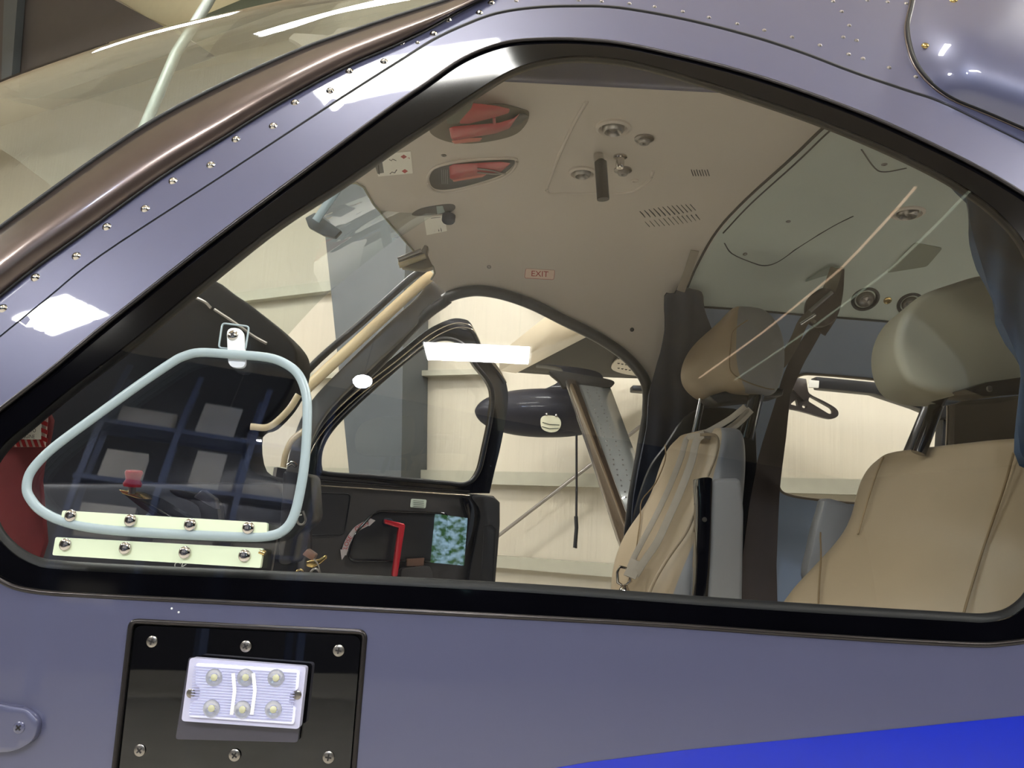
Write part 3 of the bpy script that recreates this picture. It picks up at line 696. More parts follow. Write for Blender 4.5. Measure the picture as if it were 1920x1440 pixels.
prism('door_lever', [(722, 974), (758, 982), (760, 986), (746, 1078), (743, 1085), (737, 1084), (736, 1076), (748, 990), (722, 982)], DP(.05), tuple(DN*.014), red, cp, bev=.002)
lathe('lever_pivot', [(.012, -.03), (.012, .03), (.009, .034), (.001, .034)], DP(.01)(724, 979), -DN, navy, cp, seg=18)
ARC = cr([(644, 1040), (652, 1016), (668, 993), (690, 980)], 8)
aw = mat('decal grey', (178, 170, 172), rough=.5)
tube('arrow_decal', [DP(.008)(*p) for p in ARC], .0, aw, cp, seg=4, flat=(.0085, .0006), up=-DN)
sheet('arrow_head', [(638, 1030), (653, 1032), (641, 1050)], [], DP(.0095), aw, cp, th=.001, grid=0)
sheet('arrow_head', [(690, 970), (704, 976), (692, 987)], [], DP(.0095), aw, cp, th=.001, grid=0)
def arcf(t0, step):
    def f(x, y):
        t = (t0+x)/100*(len(ARC)-1); t = min(max(t, 0), len(ARC)-1.001); i = int(t)
        p = ARC[i].lerp(ARC[i+1], t-i); d = (ARC[i+1]-ARC[i]).normalized(); nrm_ = Vector((-d.y, d.x))
        q = p+nrm_*y; return q.x, q.y
    return f
text('arrow_lettering', 'CLOSE', None, 8, DP(.009), redink, cp, arc=arcf(26, 1), sq=1.35)
text('arrow_lettering', 'OPEN', None, 8, DP(.009), redink, cp, arc=arcf(82, 1), sq=1.25)
sheet('door_placard', rnd([(771, 935), (800, 937), (798, 953), (769, 951)], 3), [], DP(.006), mat('pale placard', (190, 198, 184), rough=.4), cp, th=.001, grid=0)
strokes('door_placard_print', [[(775, 938.5+i*3.6), (795, 940+i*3.6)] for i in range(4)], .0009, DP(.0075), mat('print', (105, 110, 105)), cp)
prism('latch_box', rnd([(752, 1066), (806, 1060), (812, 1075), (808, 1160), (750, 1160)], 8), DP(.03), tuple(DN*.025), doorin, cp, bev=.003)
prism('tan_reflector', [(764, 1048), (796, 1046), (794, 1062), (763, 1062)], DP(.02), tuple(DN*.01), mat('brown plate', (96, 70, 58), rough=.4), cp, bev=.001)
# ================================================================= WING, POD, STRUT
wm = mat('wing skin', (44, 42, 40), rough=.6, spec=.15, var=.05, scale=3)
le = mat('pale leading edge', (222, 206, 176), rough=.35, coat=.4, var=.05)
ZW = 3.19
def wsec(x, y, c, z=ZW, t=.22):
    return [Vector((x+c*a, y, z+t*b)) for a, b in ((.02, .0), (0, .18), (.0, .45), (.05, .8), (.3, 1.0), (.7, .6), (1, .05), (.75, 0), (.3, -.06))]
loft('wing', [wsec(-.02, 6.75, 1.25, 3.16, .12), wsec(-.04, 6.6, 1.35, 3.17, .16), wsec(.34, 5.2, 1.5, ZW, .2), wsec(1.0, 2.9, 1.7, ZW, .24)], wm, air, 0)
loft('wing_leading_edge', [[Vector((x-.012, y, z)), Vector((x-.02, y, z+t)), Vector((x+.10, y, z+t+.03)), Vector((x+.13, y, z-.012))] for x, y, z, t in ((-.10, 6.66, 3.15, .15), (.33, 5.2, 3.17, .22), (1.0, 2.9, 3.17, .24))], le, air, 0)
wn = Vector((0, 0, 1))
def under(px, py): return planeP(px, py, Vector((0, 0, ZW-.03)), wn)
# pod
pc = P(1025, 772, 5.6); rx, rz = .505, .185
pod = []
for i in range(15):
    a = -math.cos(math.pi*i/14); s = math.sqrt(max(0, 1-abs(a)**2.3))
    s = max(s, .02)
    pod.append([Vector((pc.x+rx*a, pc.y+rz*s*math.cos(t), pc.z+.02*a+rz*s*math.sin(t)*(1.0 if math.sin(t) < 0 else .9))) for t in [2*math.pi*k/20 for k in range(20)]])
po = loft('radar_pod', pod, mat('pod paint', (30, 31, 42), rough=.5, coat=.15, coatr=.1, spec=.2), air, 1)
prism('pod_pylon', cr([(1006, 682), (1090, 690), (1130, 705), (1120, 745), (1040, 748), (1000, 742), (1008, 735), (1048, 715), (1052, 690)], 4, True), PY(5.55), (0, .16, 0), MATS['pod paint'], air, bev=.02)
sheet('pod_light', cr([(1014, 785), (1024, 779), (1046, 782), (1052, 795), (1045, 808), (1030, 810), (1016, 803)], 4, True), [], PY(5.38), mat('pod lens', (238, 235, 205), rough=.15, coat=1), po, th=.02, grid=0)
for q in ((1025, 777), (1043, 779)): lathe('lens_screw', [(.012, 0), (.010, .008), (.002, .01)], P(q[0], q[1], 5.38), (0, -1, 0), chrome, po, seg=12)
strokes('lens_print', [[(1017, 792), (1030, 796), (1049, 797)], [(1016, 800), (1030, 804), (1048, 803)]], .003, PY(5.37), olive, po)
fl_ = sheet('aileron_reflection', cr([(1146, 690), (1160, 672), (1200, 655), (1230, 650), (1232, 712), (1200, 706), (1165, 700)], 3, True), [], lambda x, y: planeP(x, y, Vector((0, 0, 3.145)), wn), mat('painted reflection', (205, 196, 180), rough=.4), air, th=.01, grid=0)  # pale patch: reflection in the bare metal aileron put into the colour
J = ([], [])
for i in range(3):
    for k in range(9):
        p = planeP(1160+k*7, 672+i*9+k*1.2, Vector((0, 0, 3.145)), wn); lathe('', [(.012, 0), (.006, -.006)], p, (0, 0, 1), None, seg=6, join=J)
put('aileron_rivets', fixn(mesh(*J)), ink, fl_)['kind'] = 'stuff'
# strut
top = [P(1059, 716, 5.3), P(1142, 720, 5.35)]; bot = [P(1172, 1040, 3.3), P(1262, 1040, 3.35)]
def foil(a, b, th_):
    d = b-a; up_ = Vector((0, 1, .25)).normalized(); return [a+d*u+up_*th_*v for u, v in ((0, 0), (.03, -.5), (.12, -1), (.35, -1.2), (.7, -.8), (1, -.06), (1, .06), (.7, .8), (.35, 1.2), (.12, 1), (.03, .5))]
loft('wing_strut', [foil(top[0], top[1], .03), foil((top[0]+bot[0])/2, (top[1]+bot[1])/2, .026), foil(bot[0], bot[1], .022)], mat('strut grey', (122, 124, 122), rough=.3, metal=.2, coat=.6), air, 0)
sf = lambda u, v: (top[0].lerp(top[1], u)).lerp(bot[0].lerp(bot[1], u), v)
tube('strut_leading_edge', [sf(.13, t/6)+Vector((0, -.03, 0)) for t in range(7)], 0, mat('strut dark edge', (70, 58, 48), rough=.15, metal=.5, coat=1), air, seg=12, flat=(.042, .022), up=(0, -1, 0))
tube('strut_bead', [sf(.03, t/6)+Vector((0, -.035, 0)) for t in range(7)], .010, steel, air, seg=8)
J = ([], [])
for u in (.42, .62):
    for i in range(34): lathe('', [(.005, 0), (.003, .004)], sf(u+(i % 2)*.03, .04+i*.028)+Vector((0, -.034, 0)), (0, -1, 0), None, seg=6, join=J)
put('strut_rivets', fixn(mesh(*J)), steel, air)['kind'] = 'stuff'
prism('strut_fairing', cr([(1030, 694), (1090, 702), (1146, 712), (1150, 722), (1130, 727), (1090, 722), (1060, 726), (1050, 715)], 4, True), PY(5.25), (0, .1, 0), wm, air, bev=.02)
prism('flap_hinge_fairing', [(1186, 722), (1216, 723), (1216, 735), (1186, 732)], PY(4.6), (0, .1, 0), blackf, air, bev=.005)
tag(tube('tether_cord', [P(1081, 815, 5.25), P(1081, 930, 5.25), P(1080, 1028, 5.25)], .008, ink, seg=8), 'thin black cord hanging below the pod beside the wing strut', 'cord')
J = None
tag(tube('cord_weight', [P(1080, 968, 5.2), P(1081, 990, 5.2), P(1078, 1027, 5.2)], .013, rubber, seg=8), 'thick braided end of the hanging black cord', 'cord')
# ================================================================= SEATS
def seatrings(L, e=.16):
    """L: rows of (y, A, B, C px, YA, YB): A far front, B near front, C near back edges"""
    out = []
    for y, a, b, c, ya, yb in L:
        A = P(a, y-(a-b)*0, ya); B = P(b, y, yb); C_ = P(c, y, yb+.03)
        zc = (A.z+B.z)/2; A.z = B.z = C_.z = zc
        A.y = ya; C_.y = yb+.02
        D = Vector((C_.x+.0, ya+.02, zc))
        out.append((A, B, C_, D))
    return out
def seatbody(name, L, m, parent, topdrop=.03, sub=2, label=None, e=.14):
    R = seatrings(L); rings = []
    A, B, C_, D = R[0]; cen = (A+B+C_+D)/4
    up_ = Vector((0, 0, 1))
    rings.append([cen+(p-cen)*.80+up_*topdrop*.4 for p in ringq(A, B, C_, D)])
    rings.append([cen+(p-cen)*.95+up_*topdrop*.2 for p in ringq(A, B, C_, D)])
    for r in R: rings.append(ringq(*r, e))
    return loft(name, rings, m, parent, sub, label), R
cs_ = thing('copilot_seat', 'tan and grey leather copilot seat with a raised armrest, by the open door', 'seat', tuple(P(1260, 1250, 1.9)))
CL = [(816, 1258, 1345, 1398, 2.05, 1.75), (832, 1236, 1346, 1406, 2.06, 1.74), (880, 1216, 1330, 1408, 2.06, 1.73), (920, 1207, 1318, 1405, 2.06, 1.72), (962, 1183, 1304, 1402, 2.06, 1.72),
      (1005, 1148, 1286, 1399, 2.06, 1.71), (1060, 1128, 1254, 1397, 2.06, 1.70), (1120, 1124, 1224, 1395, 2.06, 1.70), (1250, 1124, 1190, 1395, 2.06, 1.70)]
bb, CR_ = seatbody('backrest', CL, leather, cs_)
bb.data.materials.append(leatherg)
for p in bb.data.polygons:      # the side and back panels are grey leather
    k = p.index % 12
    if p.index < 12*(len(CL)+1) and k in (3, 4, 5, 6, 7): p.material_index = 1
def onseat(px, py, lift=.012, R=CR_, L=CL):
    i = 0
    while i < len(L)-2 and py > L[i+1][0]: i += 1
    t = (py-L[i][0])/(L[i+1][0]-L[i][0]); t = min(max(t, -.3), 1)
    A = R[i][0].lerp(R[i+1][0], t); B = R[i][1].lerp(R[i+1][1], t)
    ax = L[i][1]+(L[i+1][1]-L[i][1])*t; bx = L[i][2]+(L[i+1][2]-L[i][2])*t
    lo, hi = 0., 1.
    u0 = ray(px, py); u0 = u0.x/u0.y
    for k in range(30):
        m = (lo+hi)/2; q = A.lerp(B, m)-EYE
        if q.x/q.y < u0: lo = m
        else: hi = m
    q = A.lerp(B, lo); return q+Vector((-lift, -lift*.4, 0))
def seam(name, pts, par, R=CR_, L=CL, m=stitchm, r=.0016, lift=.004):
    tube(name, [onseat(p[0], p[1], lift, R, L) for p in cr(pts, 4)], r, m, par, seg=6)
seam('seam', [(1250, 828), (1250, 860), (1232, 905), (1206, 940), (1203, 980), (1190, 1060), (1170, 1120)], bb)
tube('piping', [P(p[0], p[1], 1.725) for p in cr([(1312, 815), (1340, 816), (1346, 832), (1340, 860), (1322, 905), (1312, 945)], 4)], .0035, leather, bb, seg=8)
tube('piping', [P(p[0], p[1], 1.69) for p in cr([(1303, 960), (1285, 1000), (1250, 1050), (1222, 1100), (1205, 1150)], 4)], .0035, leather, bb, seg=8)
for pts in ([(1398, 762), (1368, 786), (1330, 808), (1304, 822), (1292, 860), (1272, 910), (1246, 965), (1222, 1010), (1206, 1040), (1196, 1062)],
            [(1408, 768), (1380, 796), (1345, 818), (1322, 832), (1312, 870), (1290, 925), (1268, 972), (1248, 1012), (1225, 1045), (1208, 1072)]):
    q = cr(pts, 5); P3 = []
    for p in q:
        if p.y < 822: P3.append(P(p.x, p.y, 1.80-.0006*(822-p.y)))
        else: P3.append(onseat(p.x, p.y, .02))
    tube('harness_strap', P3, 0, web, cs_, seg=8, flat=(.0075 if pts[0][0] == 1398 else .0095, .0018), up=(-.75, -1, .15))
bk = onseat(1195, 1085, .035)
tube('harness_buckle', [bk+Vector(v) for v in ((-.006, 0, .030), (.016, 0, .026), (.018, 0, .0), (.004, 0, -.012), (-.010, 0, -.004), (-.012, 0, .018))], .0035, chrome, cs_, closed=True, seg=8)
lathe('buckle_hook', [(.004, -.018), (.011, -.012), (.012, .0), (.008, .010), (.003, .014)], bk+Vector((.004, -.004, -.020)), (0, .3, 1), chrome, cs_, seg=14)
tube('harness_tongue', [bk+Vector((.002, 0, -.03)), bk+Vector((-.002, 0, -.09))], 0, steel, cs_, seg=8, flat=(.008, .003))
tube('adjuster_strap', [bk+Vector((.03, -.01, .045)), bk+Vector((.012, -.02, .01))], 0, web, cs_, seg=8, flat=(.016, .003), up=(-.7, -1, 0))
prism('armrest_side', cr([(1309, 905), (1312, 897), (1322, 895), (1333, 896), (1336, 905), (1334, 960), (1331, 1060), (1322, 1160), (1302, 1160), (1308, 1060), (1311, 960)], 4, True), PY(1.60), (0, .045, 0), blackg, cs_, bev=.003)
prism('armrest', rnd([(1335, 898), (1390, 896), (1396, 960), (1392, 1170), (1322, 1170), (1334, 1020)], 12, 4), PY(1.605), (0, .06, 0), leatherg, cs_, bev=.012, seg=3)
lathe('armrest_screw', [(.005, 0), (.004, .002), (.001, .002)], P(1321, 974, 1.60), (0, -1, 0), steel, cs_, seg=12)
HR = [(597, 1336, 1376, 1440, 2.03, 1.78), (612, 1312, 1370, 1462, 2.03, 1.77), (640, 1280, 1366, 1476, 2.03, 1.76), (680, 1262, 1364, 1480, 2.03, 1.76), (712, 1264, 1370, 1474, 2.03, 1.76), (738, 1292, 1386, 1462, 2.02, 1.77), (746, 1310, 1392, 1450, 2.0, 1.79)]
hh, HRR = seatbody('headrest', HR, leather, cs_, .02, e=.09)
hh.data.materials.append(leatherg)
for p in hh.data.polygons:
    if p.index < 12*(len(HR)+1) and p.index % 12 in (3, 4, 5, 6, 7): p.material_index = 1
tube('headrest_seam', [P(p[0], p[1], 1.762) for p in cr([(1402, 600), (1376, 620), (1370, 650), (1368, 686), (1376, 702), (1400, 716), (1436, 728), (1452, 730)], 4)], .0014, stitchm, hh, seg=6)
tube('headrest_post', [P(1423, 722, 1.83), P(1398, 822, 1.83)], 0, blackg, cs_, seg=12, flat=(.018, .008))
tube('post_edge', [P(1432, 724, 1.815), P(1411, 822, 1.815)], .0015, steel, cs_, seg=6)
tube('headrest_post', [P(1318, 740, 1.98), P(1300, 826, 1.98)], .009, blackg, cs_)
tube('post_edge', [P(1314, 748, 1.965), P(1298, 818, 1.965)], .0022, chrome, cs_, seg=6)
prism('headrest_mount', [(1330, 742), (1400, 722), (1470, 728), (1468, 742), (1420, 748), (1345, 756)], PY(1.84), (0, .1, 0), blackf, cs_, bev=.004)
prism('seat_back_shell', cr([(1245, 838), (1216, 880), (1192, 950), (1183, 1010), (1190, 1100), (1400, 1150), (1420, 820), (1396, 770), (1300, 770)], 4, True), PY(2.08), (0, .02, 0), blackf, cs_, bev=.01)
ps = thing('pilot_seat', 'wide tan leather pilot seat with a pale headrest, closest to the side window', 'seat', tuple(P(1750, 1300, 1.35)))
PL = [(846, 1625, 1935, 2040, 1.55, 1.10), (866, 1598, 1942, 2050, 1.56, 1.10), (905, 1576, 1950, 2060, 1.56, 1.10), (955, 1566, 1955, 2065, 1.56, 1.10), (1005, 1548, 1960, 2070, 1.56, 1.10), (1060, 1500, 1960, 2075, 1.55, 1.09),
      (1110, 1452, 1955, 2080, 1.55, 1.08), (1160, 1408, 1950, 2085, 1.54, 1.08), (1300, 1330, 1940, 2090, 1.53, 1.08)]
pb, PR = seatbody('backrest', PL, leather, ps, .03)
seam('seam', [(1660, 848), (1648, 880), (1630, 940), (1612, 1010)], pb, PR, PL, m=mat('soft seam', (140, 120, 90), rough=.7), r=.0016)
seam('seam', [(1541, 1012), (1543, 1060), (1540, 1110), (1536, 1200)], pb, PR, PL)
seam('seam', [(1905, 862), (1885, 920), (1850, 1010), (1815, 1110), (1800, 1160)], pb, PR, PL, m=mat('soft seam', (1, 1, 1)), r=.0018)
prism('seat_back_shell', cr([(1560, 935), (1540, 960), (1522, 1030), (1518, 1100), (1600, 1200), (1660, 1000)], 4, True), PY(1.62), (0, .04, 0), leatherg, ps, bev=.01)
o = prism('headrest', cr([(1790, 528), (1850, 512), (1935, 508), (1965, 600), (1960, 700), (1915, 724), (1840, 737), (1765, 738), (1712, 722), (1688, 690), (1680, 640), (1694, 590), (1728, 552)], 4, True), PY(1.22), (.03, .16, 0), leatherp, ps, bev=.045, seg=7)
prism('headrest_mount', [(1808, 730), (1850, 716), (1960, 700), (1960, 738), (1845, 744)], PY(1.19), (0, .12, 0), blackg, ps, bev=.003)
lathe('mount_screw', [(.005, 0), (.004, .002), (.001, .002)], P(1855, 729, 1.19), (0, -1, 0), steel, ps, seg=12)
tube('headrest_post', [P(1766, 735, 1.34), P(1722, 850, 1.34)], .012, blackg, ps)
tube('headrest_post', [P(1960, 735, 1.25), P(1958, 850, 1.25)], .012, blackg, ps)
# ================================================================= FABRIC AND BELTS
def folds(name, out, Y, m, label, cat, amp=.006, fr=.16, th=.02):
    def f(px, py):
        if Y < .5: return onskin(px, py, Y+amp*math.sin(px*fr+py*.01))
        return P(px, py, Y-max(0, 650-py)*.0006*(px < 1400)+amp*math.sin(px*fr+py*.01))
    o = sheet(name, out, [], f, m, None, th=th, grid=9); return tag(o, label, cat)
folds('curtain', cr([(1245, 556), (1266, 550), (1274, 533), (1290, 540), (1316, 548), (1320, 580), (1334, 615), (1345, 660), (1345, 780), (1338, 900), (1320, 1010), (1240, 1030), (1192, 1010), (1186, 955), (1198, 880), (1213, 800), (1217, 740), (1232, 680), (1248, 620)], 3, True), 2.135, navy, 'navy fabric cover hanging behind the copilot seat headrest', 'curtain', .004, .16, .008)
tag(tube('hanging_strap', [oncab(1303, 470, .03), oncab(1290, 510, .045), P(1276, 546, 2.06)], 0, web, seg=8, flat=(.012, .002)), 'short grey strap holding the navy cover to the liner', 'strap')
folds('curtain', cr([(1795, 330), (1812, 372), (1822, 430), (1842, 500), (1868, 580), (1895, 640), (1914, 700), (1908, 780), (1925, 870), (2020, 880), (2040, 600), (2030, 380), (1940, 330)], 3, True), .125, mat('blue fabric', (44, 66, 90), rough=.8, var=.1), 'blue fabric strip hanging just inside the side window edge', 'curtain', .004, .1, .01)
bw = mat('plastic sleeve', (108, 98, 86), rough=.12, coat=1, var=.25, scale=40)
sb = thing('ceiling_belt', 'twisted shiny seat belt hanging from a slot in the cabin ceiling', 'seat belt', tuple(oncab(1562, 506)))
def rib(nm, pts, w, Y0, Y1, m, tw=0, par=sb):
    q = cr(pts, 6); n_ = len(q); P3 = [P(p.x, p.y, Y0+(Y1-Y0)*i/(n_-1)) for i, p in enumerate(q)]
    return tube(nm, P3, 0, m, par, seg=8, flat=(w, .002), up=(.3*math.sin(tw), -1, .2))
rib('webbing', [(1568, 504), (1556, 540), (1540, 572), (1518, 600)], .017, 1.95, 1.90, bw)
rib('webbing', [(1575, 504), (1572, 550), (1562, 590), (1540, 625)], .012, 1.97, 1.93, webd)
prism('belt_buckle', cr([(1514, 565), (1540, 540), (1566, 545), (1576, 570), (1566, 600), (1540, 612), (1516, 600)], 4, True), PY(1.90), (0, .02, 0), webd, sb, bev=.004)
rib('webbing', [(1522, 588), (1505, 606), (1490, 640), (1468, 678), (1458, 684)], .013, 1.88, 1.86, bw)
tube('adjuster_bar', [P(1518, 584, 1.885), P(1560, 548, 1.885)], .005, steel, sb); tube('adjuster_bar', [P(1500, 608, 1.87), P(1528, 590, 1.87)], .004, chrome, sb)
prism('slot_trim', cr([(1510, 528), (1540, 507), (1560, 499), (1584, 503), (1572, 512), (1545, 518)], 4, True), C(.006), lambda x, y: oncab(x, y, 0), mat('slot trim', (140, 150, 138), rough=.5), hr, bev=.001)
wide = folds('door_post_belt', cr([(1548, 590), (1545, 612), (1528, 645), (1508, 680), (1494, 712), (1482, 745), (1474, 820), (1464, 900), (1460, 960), (1456, 1060), (1452, 1160), (1388, 1160), (1398, 1000), (1420, 870), (1452, 760), (1470, 700), (1490, 660), (1520, 615)], 3, True), 2.02, mat('brown webbing wide', (66, 56, 52), rough=.7, var=.1), 'dark brown wide belt hanging between the copilot headrest and the rear window', 'seat belt', .003, .1, .004)
# rear of the cabin and what shows in the rear window
tag(prism('rear_recess_shade', rnd([(1792, 742), (2200, 752), (2200, 1100), (1780, 1100)], 12), PY(2.12), (0, .03, 0), mat('rear recess shade', (64, 56, 46), rough=.9, var=.1)), 'dark brown sheet standing for the shade of the recess behind the pilot seat', 'curtain')  # dark sheet painting the shade of the rear cabin recess
gear = thing('door_hinge_arm', 'black slotted hinge bracket seen through the rear cabin window', 'bracket', tuple(P(1520, 750, 2.7)))
sheet('slotted_bracket', cr([(1440, 745), (1470, 720), (1500, 716), (1512, 722), (1518, 738), (1545, 752), (1568, 766), (1572, 778), (1562, 785), (1545, 783), (1500, 770), (1440, 758)], 3, True),
      [rnd([(1519, 742), (1560, 765), (1564, 773), (1556, 777), (1515, 752)], 4, 3), rnd([(1482, 758), (1494, 748), (1497, 762)], 3, 3), rnd([(1505, 758), (1514, 761), (1511, 766), (1504, 764)], 2, 2)], PY(2.7), mat('dark bracket', (44, 36, 34), rough=.4), gear, th=.02, grid=0)
prism('hinge_body', [(1484, 706), (1512, 710), (1518, 745), (1508, 752), (1494, 738), (1480, 722)], PY(2.68), (0, .03, 0), MATS['dark bracket'], gear, bev=.003)
fl = thing('flap_linkage', 'black bar and slanting tube behind the rear cabin window', 'linkage', tuple(P(1700, 780, 2.7)))
prism('bar', [(1530, 706), (1700, 722), (1790, 730), (1790, 790), (1745, 775), (1718, 764), (1640, 738), (1536, 728)], PY(2.72), (0, .05, 0), blackf, fl, bev=.003)
tube('slanting_tube', [P(1750, 745, 2.66), P(1700, 865, 2.66), P(1660, 960, 2.66)], .022, blackf, fl)
prism('end_bar', [(1772, 735), (1786, 735), (1772, 930), (1760, 930)], PY(2.74), (0, .05, 0), blackf, fl, bev=.003)
prism('data_plate', [(1517, 712), (1536, 714), (1535, 727), (1518, 726)], PY(2.66), (0, .01, 0), w2, fl, bev=0)
# ================================================================= FRONT OF THE COCKPIT
gs = prism('glareshield', cr([(120, 640), (250, 560), (380, 522), (440, 552), (500, 596), (545, 640), (557, 672), (551, 712), (528, 758), (492, 796), (462, 812), (470, 880), (520, 900), (556, 940), (560, 1060), (560, 1200), (-100, 1200), (-100, 760)], 4, True), PY(1.62), (0, .12, 0), mat('glareshield vinyl', (7, 7, 12), rough=.6, spec=.15, var=.15), air, bev=.02, seg=3)
tube('glareshield_trim', [PY(1.60)(*p) for p in cr([(362, 556), (384, 566), (396, 578)], 4)], .003, steel, air, seg=6)
tube('glareshield_trim', [PY(1.60)(*p) for p in cr([(402, 580), (440, 605), (475, 630), (500, 644)], 4)], .0032, steel, air, seg=6)
tube('lower_pillar_trim', [PY(1.59)(*p) for p in cr([(560, 740), (540, 770), (505, 800), (470, 800)], 5)], 0, MATS['cream trim'], air, seg=10, flat=(.007, .004))
tube('lower_pillar_trim', [PY(1.58)(*p) for p in cr([(572, 806), (548, 825), (536, 850), (531, 876)], 5)], 0, MATS['cream trim'], air, seg=10, flat=(.006, .004))
prism('instrument_panel', rnd([(-100, 905), (520, 905), (560, 1000), (560, 1300), (-100, 1300)], 20), PY(1.50), (0, .1, 0), darkin, air, bev=.01)
lathe('red_knob', [(.012, 0), (.013, .004), (.010, .010), (.0125, .020), (.011, .023), (.002, .023)], PY(1.18)(248, 912), (.05, -.1, 1), red, air, seg=24)
tube('knob_stem', [PY(1.18)(247, 926), PY(1.18)(248, 912)], .005, steel, air)
prism('knob_plate', [(222, 918), (235, 920), (262, 926), (270, 936), (256, 934), (230, 926)], PY(1.18), (0, .03, 0), brass, air, bev=.001)
prism('quadrant_edge', [(222, 920), (262, 934), (310, 962), (360, 990), (360, 1010), (290, 975)], PY(1.2), (0, .08, 0), blackg, air, bev=.003)
yk = prism('control_yoke', cr([(318, 918), (350, 922), (400, 940), (408, 960), (408, 1000), (380, 1000), (372, 950), (330, 930)], 4, True), PY(1.24), (0, .03, 0), MATS['pocket'], air, bev=.004)
prism('kneeboard', [(378, 918), (362, 932), (405, 955), (402, 935)], PY(1.22), (0, .02, 0), mat('slate grey', (72, 72, 80), rough=.3), air, bev=.002)
prism('chart_corner', [(268, 970), (290, 950), (335, 985), (330, 1000)], PY(1.26), (0, .01, 0), mat('blue grey card', (110, 125, 145), rough=.4), air, bev=0)
# right-hand switch box and small metal fittings
prism('column_cover', rnd([(530, 880), (583, 890), (588, 975), (560, 1000), (548, 1060), (520, 1060)], 12, 4), PY(1.44), (0, .08, 0), darkin, air, bev=.006)
tube('clip_ring', [PY(1.42)(*p) for p in cr([(556, 972), (560, 982), (568, 983), (573, 974), (568, 958)], 4)], .0022, steel, air, seg=8)
strokes('clip_lettering', [[(556, 958), (563, 955)], [(557, 962), (564, 959)], [(557, 967), (566, 965)]], .0012, PY(1.42), mat('print white', (200, 200, 195)), air)
prism('lock_fitting', [(574, 1052), (598, 1048), (610, 1040), (611, 1048), (600, 1058), (586, 1066), (574, 1062)], PY(1.40), (0, .015, 0), brass, air, bev=.002)
prism('lock_block', [(566, 1040), (576, 1029), (592, 1040), (586, 1052)], PY(1.41), (0, .02, 0), mat('copper brown', (120, 90, 78), rough=.4), air, bev=.002)
tube('key_ring', [PY(1.39)(*p) for p in cr([(582, 1082), (583, 1072), (592, 1066), (600, 1074), (602, 1088)], 4)], .002, steel, air, seg=8)
tube('lock_wire', [PY(1.38)(*p) for p in cr([(588, 1048), (597, 1060), (603, 1090)], 4)], .0012, steel, air, seg=6)
tube('fitting_ring', [PY(1.40)(*p) for p in cr([(556, 1072), (564, 1068), (568, 1073), (562, 1080)], 4, True)], .002, brass, air, closed=True, seg=8)
tube('panel_frame_edge', [PY(1.42)(*p) for p in ((520, 1010), (514, 1045), (508, 1078))], .0016, steel, air, seg=6)
tube('yoke_bracket', [PY(1.38)(*p) for p in cr([(540, 872), (548, 868), (556, 874)], 3)], .004, chrome, air, seg=8)
text('decal_lettering', 'CK', (338, 1062), 13, PY(1.20), MATS['print white'], air, rot=.25)
# control lock flag with its placard
fg = thing('control_lock_flag', 'dark red warning flag with a white placard inside a red striped border', 'flag', tuple(P(20, 950, 1.0)))
prism('flag_body', cr([(-110, 800), (-20, 790), (88, 770), (86, 840), (74, 900), (70, 1060), (-110, 1040)], 3, True), PY(1.02), (0, .01, 0), mat('maroon fabric', (112, 24, 30), rough=.7, var=.2), fg, bev=.002)
sheet('flag_border', [(-80, 770), (90, 768), (84, 838), (-80, 838)], [], PY(1.012), mat('flag white', (215, 195, 185), rough=.6), fg, th=.002, grid=0)
J = ([], [])
for i in range(13):
    x = -60+i*11.5
    strp = [PY(1.009)(x, 838), PY(1.009)(x+6, 838), PY(1.009)(x+1, 824), PY(1.009)(x-5, 824)]
    b_ = len(J[0]); J[0].extend(strp); J[1].append((b_, b_+1, b_+2, b_+3))
for i in range(4):
    y = 772+i*15
    strp = [PY(1.009)(78, y), PY(1.009)(90, y+5), PY(1.009)(89, y+13), PY(1.009)(78, y+8)]
    b_ = len(J[0]); J[0].extend(strp); J[1].append((b_, b_+1, b_+2, b_+3))
o = put('flag_stripes', mesh(*J), redp, fg); md = o.modifiers.new('s', 'SOLIDIFY'); md.thickness = .001
sheet('flag_placard', [(-70, 774), (78, 780), (77, 824), (-70, 822)], [], PY(1.009), w2, fg, th=.001, grid=0)
for i, (s_, cx) in enumerate((('CONTROL', 50), ('PRIOR TO', 50), ('STARTING ENGINE', 32))): text('flag_lettering', s_, (cx, 796+i*11), 7, PY(1.006), ink, fg, rot=.03, sq=.8)
# ================================================================= BEHIND THE PHOTOGRAPHER (only mirrored)
rk = thing('pallet_rack', 'tall storage rack of boxes mirrored in the vent window', 'rack', (-7.5, -7.5, 0))
rkb = []
o_ = Vector((-6.2, -9.6, 0)); d_ = Vector((.86, -.5, 0)).normalized(); e_ = Vector((.5, .86, 0)).normalized()
rm = mat('rack post', (60, 74, 110), rough=.5); bm_ = mat('pale box', (176, 172, 165), rough=.7, var=.2, scale=2)
for i in range(4):
    c = o_+d_*(i*1.5-2.2)
    for q_ in (-.5, .5): box('post', c+e_*q_+Vector((0, 0, 4.1)), (d_*.06, e_*.04, Vector((0, 0, 4.1))), rm, rk)
LV = (1.6, 3.2, 4.8, 6.4)
for z in LV:
    for q_ in (-.5, .5): box('beam', o_+e_*q_+Vector((0, 0, z)), (d_*2.3, e_*.03, Vector((0, 0, .06))), rm, rk)
    box('deck', o_+Vector((0, 0, z+.05)), (d_*2.3, e_*.47, Vector((0, 0, .01))), rm, rk)
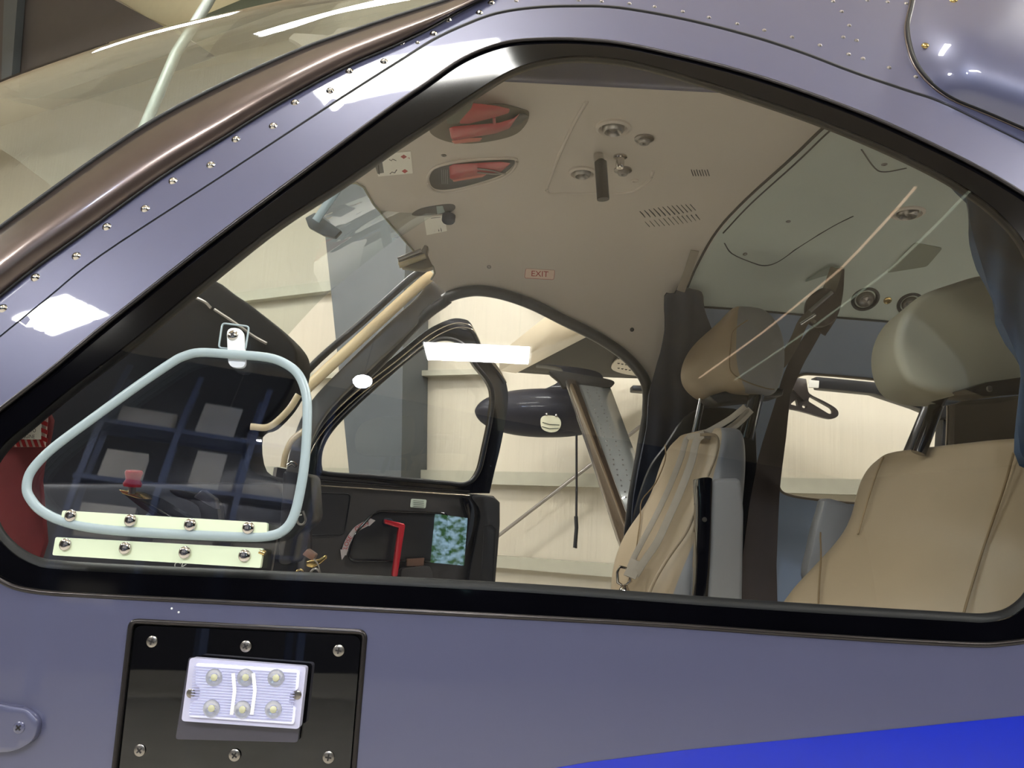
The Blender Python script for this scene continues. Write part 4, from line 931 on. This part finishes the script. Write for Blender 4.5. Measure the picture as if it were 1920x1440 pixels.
for i, (k, l, h, w) in enumerate(((-1.5, 0, .5, .45), (-1.5, 1, .9, .5), (0, 1, .6, .55), (0, 3, 1.0, .4), (1.4, 2, .5, .5), (1.4, 3, .7, .35), (.1, 2, 1.1, .3), (-1.5, 2, .8, .4), (-1.4, 3, .5, .55), (1.45, 1, .9, .5))):
    c = o_+d_*k+Vector((0, 0, LV[l]+.065+h/2))
    tag(box('carton', c, (d_*w, e_*.35, Vector((0, 0, h/2))), bm_, None, .01), 'pale carton on the storage rack mirrored in the vent window', 'carton', 'cartons on the storage rack')
# the glazed opening in the near wall: daylight and trees outside
def winmat():
    m = bpy.data.materials.new('daylight through trees'); m.use_nodes = True; nt = m.node_tree; b = nt.nodes['Principled BSDF']
    tc = nt.nodes.new('ShaderNodeTexCoord'); n_ = nt.nodes.new('ShaderNodeTexNoise'); n_.inputs['Scale'].default_value = 5; n_.inputs['Detail'].default_value = 8
    r = nt.nodes.new('ShaderNodeValToRGB'); r.color_ramp.elements[0].color = lin((60, 110, 60)); r.color_ramp.elements[1].color = lin((190, 230, 255))
    r.color_ramp.elements[0].position = .4; r.color_ramp.elements[1].position = .62
    nt.links.new(tc.outputs['Object'], n_.inputs['Vector']); nt.links.new(n_.outputs['Fac'], r.inputs[0]); nt.links.new(r.outputs[0], b.inputs['Emission Color'])
    b.inputs['Emission Strength'].default_value = 5; b.inputs['Base Color'].default_value = (0, 0, 0, 1); return m
def near_hit(px, py):
    p = onskin(px, py); n_ = skin_n(p); d = (p-EYE).normalized(); r = d-2*d.dot(n_)*n_
    t = ((BN+.05)-p.dot(HB))/r.dot(HB); return p+r*t
hq = [near_hit(*q) for q in ((815, 972), (874, 972), (870, 1052), (812, 1056))]
a0 = min(q.dot(HA) for q in hq); a1 = max(q.dot(HA) for q in hq); z0 = min(q.z for q in hq); z1 = max(q.z for q in hq)
c = HP((a0+a1)/2, BN+.06, (z0+z1)/2)
struct(box('window_1', c, (HA*(a1-a0)/2, HB*.02, Vector((0, 0, (z1-z0)/2))), winmat()))
print('window', [round(v, 2) for v in (a0, a1, z0, z1)])
